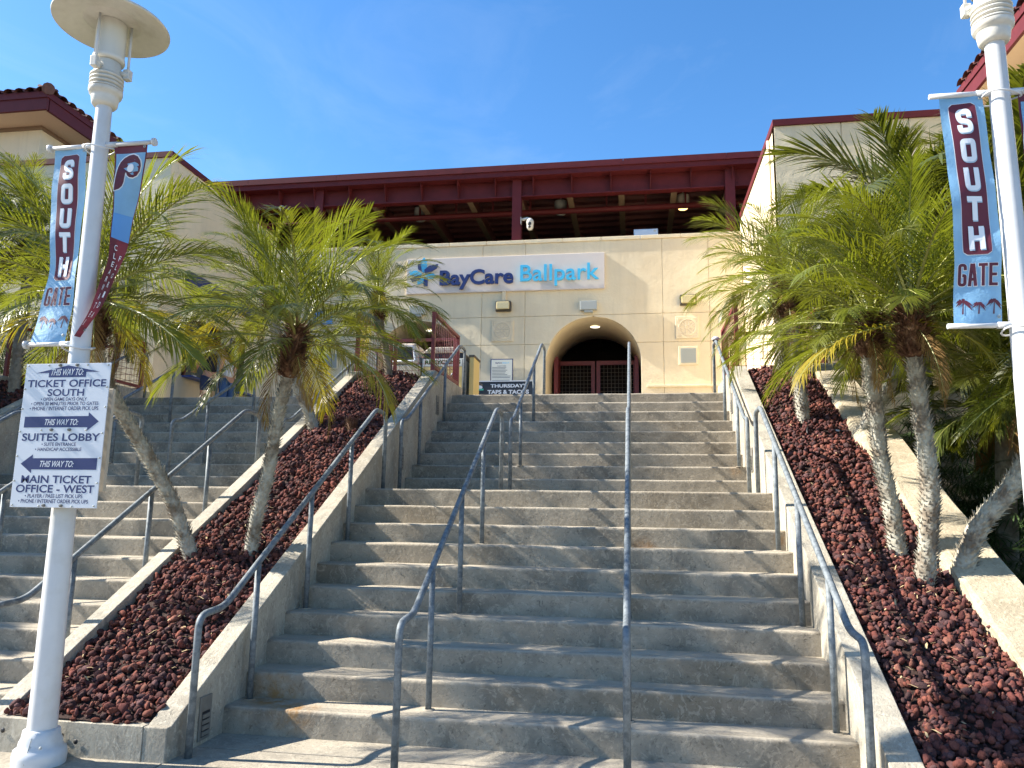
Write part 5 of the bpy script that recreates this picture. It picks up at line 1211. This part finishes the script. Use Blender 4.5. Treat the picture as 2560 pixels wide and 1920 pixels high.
# far left bed and the planting beyond it
palm('large-crowned palm at the left edge rising behind the SOUTH GATE banner', [(-5.35, 4.5, 2.9), (-5.45, 4.6, 3.7), (-5.58, 4.75, 4.6), (-5.70, 4.8, 5.45)], 51, 1.35, 62, (.075, .07), boot=(.17, .4), yellow=.45, group='palms of the far left bed')
palm('slim shaded palm of the far left bed, left of the lamp post', [(-5.2, 5.4, 3.2), (-5.2, 5.4, 4.0), (-5.15, 5.4, 5.0)], 52, 1.15, 48, (.07, .06), boot=(.16, .35), yellow=.3, group='palms of the far left bed')
palm('palm leaning outward at the far left edge of the picture', [(-5.3, 3.3, 2.4), (-5.2, 3.2, 3.0), (-5.15, 3.1, 3.85)], 53, .95, 50, (.07, .06), boot=(.16, .35), yellow=.4, group='palms of the far left bed')
palm('low palm beside the ticket office corner with fronds drooping over its wall', [(-5.35, 6.3, 3.15), (-5.25, 6.35, 3.7), (-5.15, 6.4, 4.5)], 54, 1.0, 40, (.07, .06), boot=(.14, .3), m=m_frondd, yellow=.1, group='palms of the far left bed')
palm('palm behind the far left bed shading the left staircase', [(-7.4, 1.0, .1), (-7.5, 1.0, 2.0), (-7.5, 1.0, 3.9)], 55, 1.6, 50, (.12, .1), False, (.18, .4), m_frondd, nl=46, ll=.36, wd=.0070, yellow=.2, group='palms of the far left bed')
palm('tall palm behind the far left bed near the ticket wing', [(-7.8, 4.6, .1), (-7.8, 4.6, 3), (-7.7, 4.6, 5.8)], 56, 1.7, 50, (.12, .1), False, (.18, .4), m_frondd, nl=46, ll=.36, wd=.0070, yellow=.2, group='palms of the far left bed')

# ---------------------------------------------------------------- dense shade shrubs behind the beds (broad mass of leaves)
def shrub_mass(label, boxes, n, seed, m, size=.09):
    rng = np.random.default_rng(seed); V = []; Fs = []; o = 0
    for i in range(n):
        bx_ = boxes[rng.integers(len(boxes))]; c = np.array(bx_[0]); h = np.array(bx_[1])
        d = rng.normal(size=3); d /= np.linalg.norm(d); p = c+d*h*(rng.uniform(.55, 1.0)); p[2] = max(p[2], .02)
        a = rng.uniform(0, 2*math.pi); dr = np.array([math.cos(a), math.sin(a), rng.uniform(-1.0, .4)]); dr /= np.linalg.norm(dr); sd = np.cross(dr, [0, 0, 1.]); sd /= np.linalg.norm(sd)+1e-6
        for k in range(-3, 4):   # a fan of narrow blades
            ang = k*.28; dd = dr*math.cos(ang)+sd*math.sin(ang); L_ = size*rng.uniform(3, 4.5)*(1-.06*abs(k)); q = np.cross(dd, np.cross(dr, sd)); q /= np.linalg.norm(q)+1e-6; w_ = size*.09
            V += [p, p+dd*L_*.5+q*w_, p+dd*L_+np.array([0, 0, -L_*.2]), p+dd*L_*.5-q*w_]; Fs.append((o, o+1, o+2, o+3)); o += 4
    me = bpy.data.meshes.new('fan_leaf_thicket'); me.from_pydata([tuple(v) for v in V], [], Fs); me.materials.append(m); me.update()
    ob = link(bpy.data.objects.new('fan_leaf_thicket', me)); tag(ob, label, 'undergrowth', kind='stuff')
shrub_mass('dark mass of low fan palms in the hollow beyond the right stone wall', [((6.7, 1.6, .6), (.6, 1.2, .9)), ((7.0, 3.6, 1.0), (.8, 1.4, 1.3)), ((7.1, 5.6, 1.6), (.9, 1.2, 1.6)), ((8.2, 3.0, 1.6), (1.2, 2.4, 2.0)), ((9.6, 4.5, 2.4), (1.4, 3.0, 2.6)), ((6.9, 7.6, 2.4), (.8, .8, 1.8)), ((8.6, 7.4, 2.8), (1.6, .9, 2.4))], 5200, 5, m_green)
shrub_mass('dark mass of foliage behind the far left lava bed', [((-7.2, 4.8, 2.6), (.9, 2.6, 2.2)), ((-6.9, 2.2, 1.6), (.6, 1.8, 1.7)), ((-7.8, 7.0, 3.2), (1.2, 1.2, 2.0)), ((-8.5, 2.5, 2.4), (1, 3, 2.4)), ((-7.4, -.4, 1.2), (.9, 1.2, 1.3)), ((-9.5, 5.5, 3.0), (1.2, 2.5, 2.5))], 5200, 6, m_green)

# ---------------------------------------------------------------- people at the ticket window
def body(name, V, Ed, rad, m, root, sub=2):
    me = bpy.data.meshes.new(name); me.from_pydata(V, Ed, []); o = bpy.data.objects.new(name, me); link(o)
    md = o.modifiers.new('skin', 'SKIN'); md.use_smooth_shade = True; md.branch_smoothing = .6
    sk = me.skin_vertices[0].data
    for i, r_ in enumerate(rad): sk[i].radius = r_ if isinstance(r_, tuple) else (r_, r_); sk[i].use_root = (i == 0)
    sb = o.modifiers.new('sub', 'SUBSURF'); sb.levels = sb.render_levels = sub
    dg = bpy.context.evaluated_depsgraph_get(); dg.update(); m2 = bpy.data.meshes.new_from_object(o.evaluated_get(dg)); bpy.data.objects.remove(o)
    off = parent_loc(root)
    for v in m2.vertices: v.co -= off
    m2.materials.clear(); m2.materials.append(m)
    ob = link(bpy.data.objects.new(name, m2)); ob.parent = root; return ob
def person(label, px, py, h, face, girl, lean=0):
    """standing figure; face = angle of the direction they look in"""
    r = thing('person', label, 'person', (px, py, ZT)); k = h/1.78; f = Vector((math.cos(face), math.sin(face), 0)); s = Vector((-f.y, f.x, 0))
    def P(a, b, c): return Vector((px, py, ZT))+s*a*k+f*(b+lean*max(0, c-.95))*k+Vector((0, 0, c*k))
    hw, sw = (.095, .155) if girl else (.10, .20)
    V = [P(0, 0, .97), P(0, .0, 1.12), P(0, 0, 1.30), P(0, 0, 1.44), P(0, .01, 1.52), P(0, .03, 1.60), P(0, .03, 1.70),          # 0-6 spine
         P(hw, 0, .90), P(hw+.01, .02, .52), P(hw+.02, -.01, .09), P(hw+.03, .13, .03),                                        # 7-10
         P(-hw, 0, .90), P(-hw-.01, .0, .52), P(-hw-.02, -.03, .09), P(-hw-.03, .11, .03),                                     # 11-14
         P(sw, 0, 1.42), P(sw+.05, .02, 1.16), P(sw+.02, .22, 1.02), P(sw-.03, .30, 1.04),                                       # 15-18
         P(-sw, 0, 1.42), P(-sw-.05, .0, 1.15), P(-sw-.05, .08, .92), P(-sw-.05, .12, .84)]                                     # 19-22
    Ed = [(0, 1), (1, 2), (2, 3), (3, 4), (4, 5), (5, 6), (0, 7), (7, 8), (8, 9), (9, 10), (0, 11), (11, 12), (12, 13), (13, 14), (3, 15), (15, 16), (16, 17), (17, 18), (3, 19), (19, 20), (20, 21), (21, 22)]
    rd = [.13, .12, .145, .10, .055, .085, .085, .088, .062, .040, .035, .088, .062, .040, .035, .062, .045, .035, .032, .062, .045, .035, .032]
    if girl: rd[1] = .105; rd[2] = .125; rd[0] = .14
    rd = [q*k for q in rd]
    body('body', V, Ed, rd, m_skin, r)
    # fingers
    for wi in (18, 22):
        w0 = V[wi]; dr = (V[wi]-V[wi-1]).normalized(); sd = dr.cross(Vector((0, 0, 1))).normalized()
        if sd.length < .1: sd = s
        for q in range(5):
            o = sd*(q-1.5)*.018*k if q < 4 else -sd*.045*k; b = MB(); L_ = (.075, .085, .08, .065, .05)[q]*k
            d2 = dr if q < 4 else (dr-sd*.7).normalized()
            b.tube([w0+o*.8, w0+o+d2*L_*.55, w0+o+d2*L_+Vector((0, 0, -.012))], [.011*k, .009*k, .007*k], 6); build('finger', b, m_skin, r)
    # clothing
    shirt = m_cloth_w if girl else m_cloth_b; leg = m_jean if girl else m_cloth_n
    tv = [P(0, 0, .98), P(0, 0, 1.12), P(0, 0, 1.30), P(0, 0, 1.43), P(sw, 0, 1.42), P(-sw, 0, 1.42)]; te = [(0, 1), (1, 2), (2, 3), (3, 4), (3, 5)]
    tr = [.142, .13, .155, .11, .075, .075]
    if girl: tr = [.145, .115, .135, .10, .06, .06]
    else:
        tv += [P(sw+.035, .01, 1.26), P(-sw-.035, 0, 1.26)]; te += [(4, 6), (5, 7)]; tr += [.062, .062]
    body('shirt', tv, te, [q*k*1.03 for q in tr], shirt, r)
    lo = .10 if girl else .60
    lv = [P(0, 0, .99), P(hw, 0, .88), P(hw+.008, .015, (.88+lo)/2), P(hw+.012, 0, lo), P(-hw, 0, .88), P(-hw-.008, 0, (.88+lo)/2), P(-hw-.012, -.01, lo)]
    lr = [.145, .105, .085, .055 if girl else .088, .105, .085, .055 if girl else .088]
    body('jeans' if girl else 'shorts', lv, [(0, 1), (1, 2), (2, 3), (0, 4), (4, 5), (5, 6)], [q*k for q in lr], leg, r)
    hv = [P(0, -.01, 1.735), P(0, .01, 1.66), P(0, -.05, 1.60)]
    if girl: hv += [P(0, -.09, 1.48), P(0, -.10, 1.34)]; body('hair', hv, [(0, 1), (1, 2), (2, 3), (3, 4)], [.088*k, .10*k, .085*k, .07*k, .04*k], m_hair, r)
    else:
        body('hair', hv, [(0, 1), (1, 2)], [.085*k, .094*k, .07*k], m_hair, r)
        c = P(0, .02, 1.70); b = MB(); b.lathe([(.108*k, 0), (.108*k, .04*k), (.09*k, .09*k), (.04*k, .12*k), (0, .125*k)], c, 20); cp = build('cap', b, m_cloth_b, r)
        b = MB(); pts = [P(.075*math.cos(t), .10+.11*math.sin(t), 1.705) for t in [math.pi*q/8 for q in range(9)]]; b.add(pts+[p+Vector((0, 0, .008)) for p in pts], [tuple(range(9)), tuple(range(9, 18))]); build('brim', b, m_cloth_b, cp)
        vs, fs = text2d('T', .05, .05, .05); b = MB(); b.add([P(.025-a, -.101, 1.715+c_) for a, c_, _ in vs], fs); build('cap_letter', b, m_signw, cp)
    # face
    for a in (-.032, .032):
        b = MB(); b.lathe([(.012*k, 0), (.008*k, .006*k), (0, .008*k)], P(a, .105, 1.655), 8); build('eye', b, m_black, r)
        b = MB(); b.tube([P(a*2.8, .03, 1.68), P(a*3.05, .02, 1.655), P(a*2.8, .03, 1.62)], .012*k, 6); build('ear', b, m_skin, r)
    b = MB(); b.tube([P(0, .11, 1.665), P(0, .135, 1.635), P(0, .11, 1.63)], .012*k, 6); build('nose', b, m_skin, r); b = MB(); b.tube([P(-.025, .108, 1.60), P(.025, .108, 1.60)], .005*k, 6); build('mouth', b, m_maroonp2, r)
    for a in (hw+.03, -hw-.03):
        b = MB(); b.tube([P(a, -.05, .035), P(a, .08, .035), P(a, .19, .03)], [.042*k, .048*k, .035*k], 10); build('shoe', b, m_signw if girl else m_cloth_b, r)
    return r
person('person in black shirt, navy shorts and black cap leaning at the ticket window', -5.30, 9.35, 1.80, R_(150), False, .12)
person('person with dark hair in white top and blue jeans beside the person in shorts', -5.02, 9.55, 1.68, R_(165), True, .05)
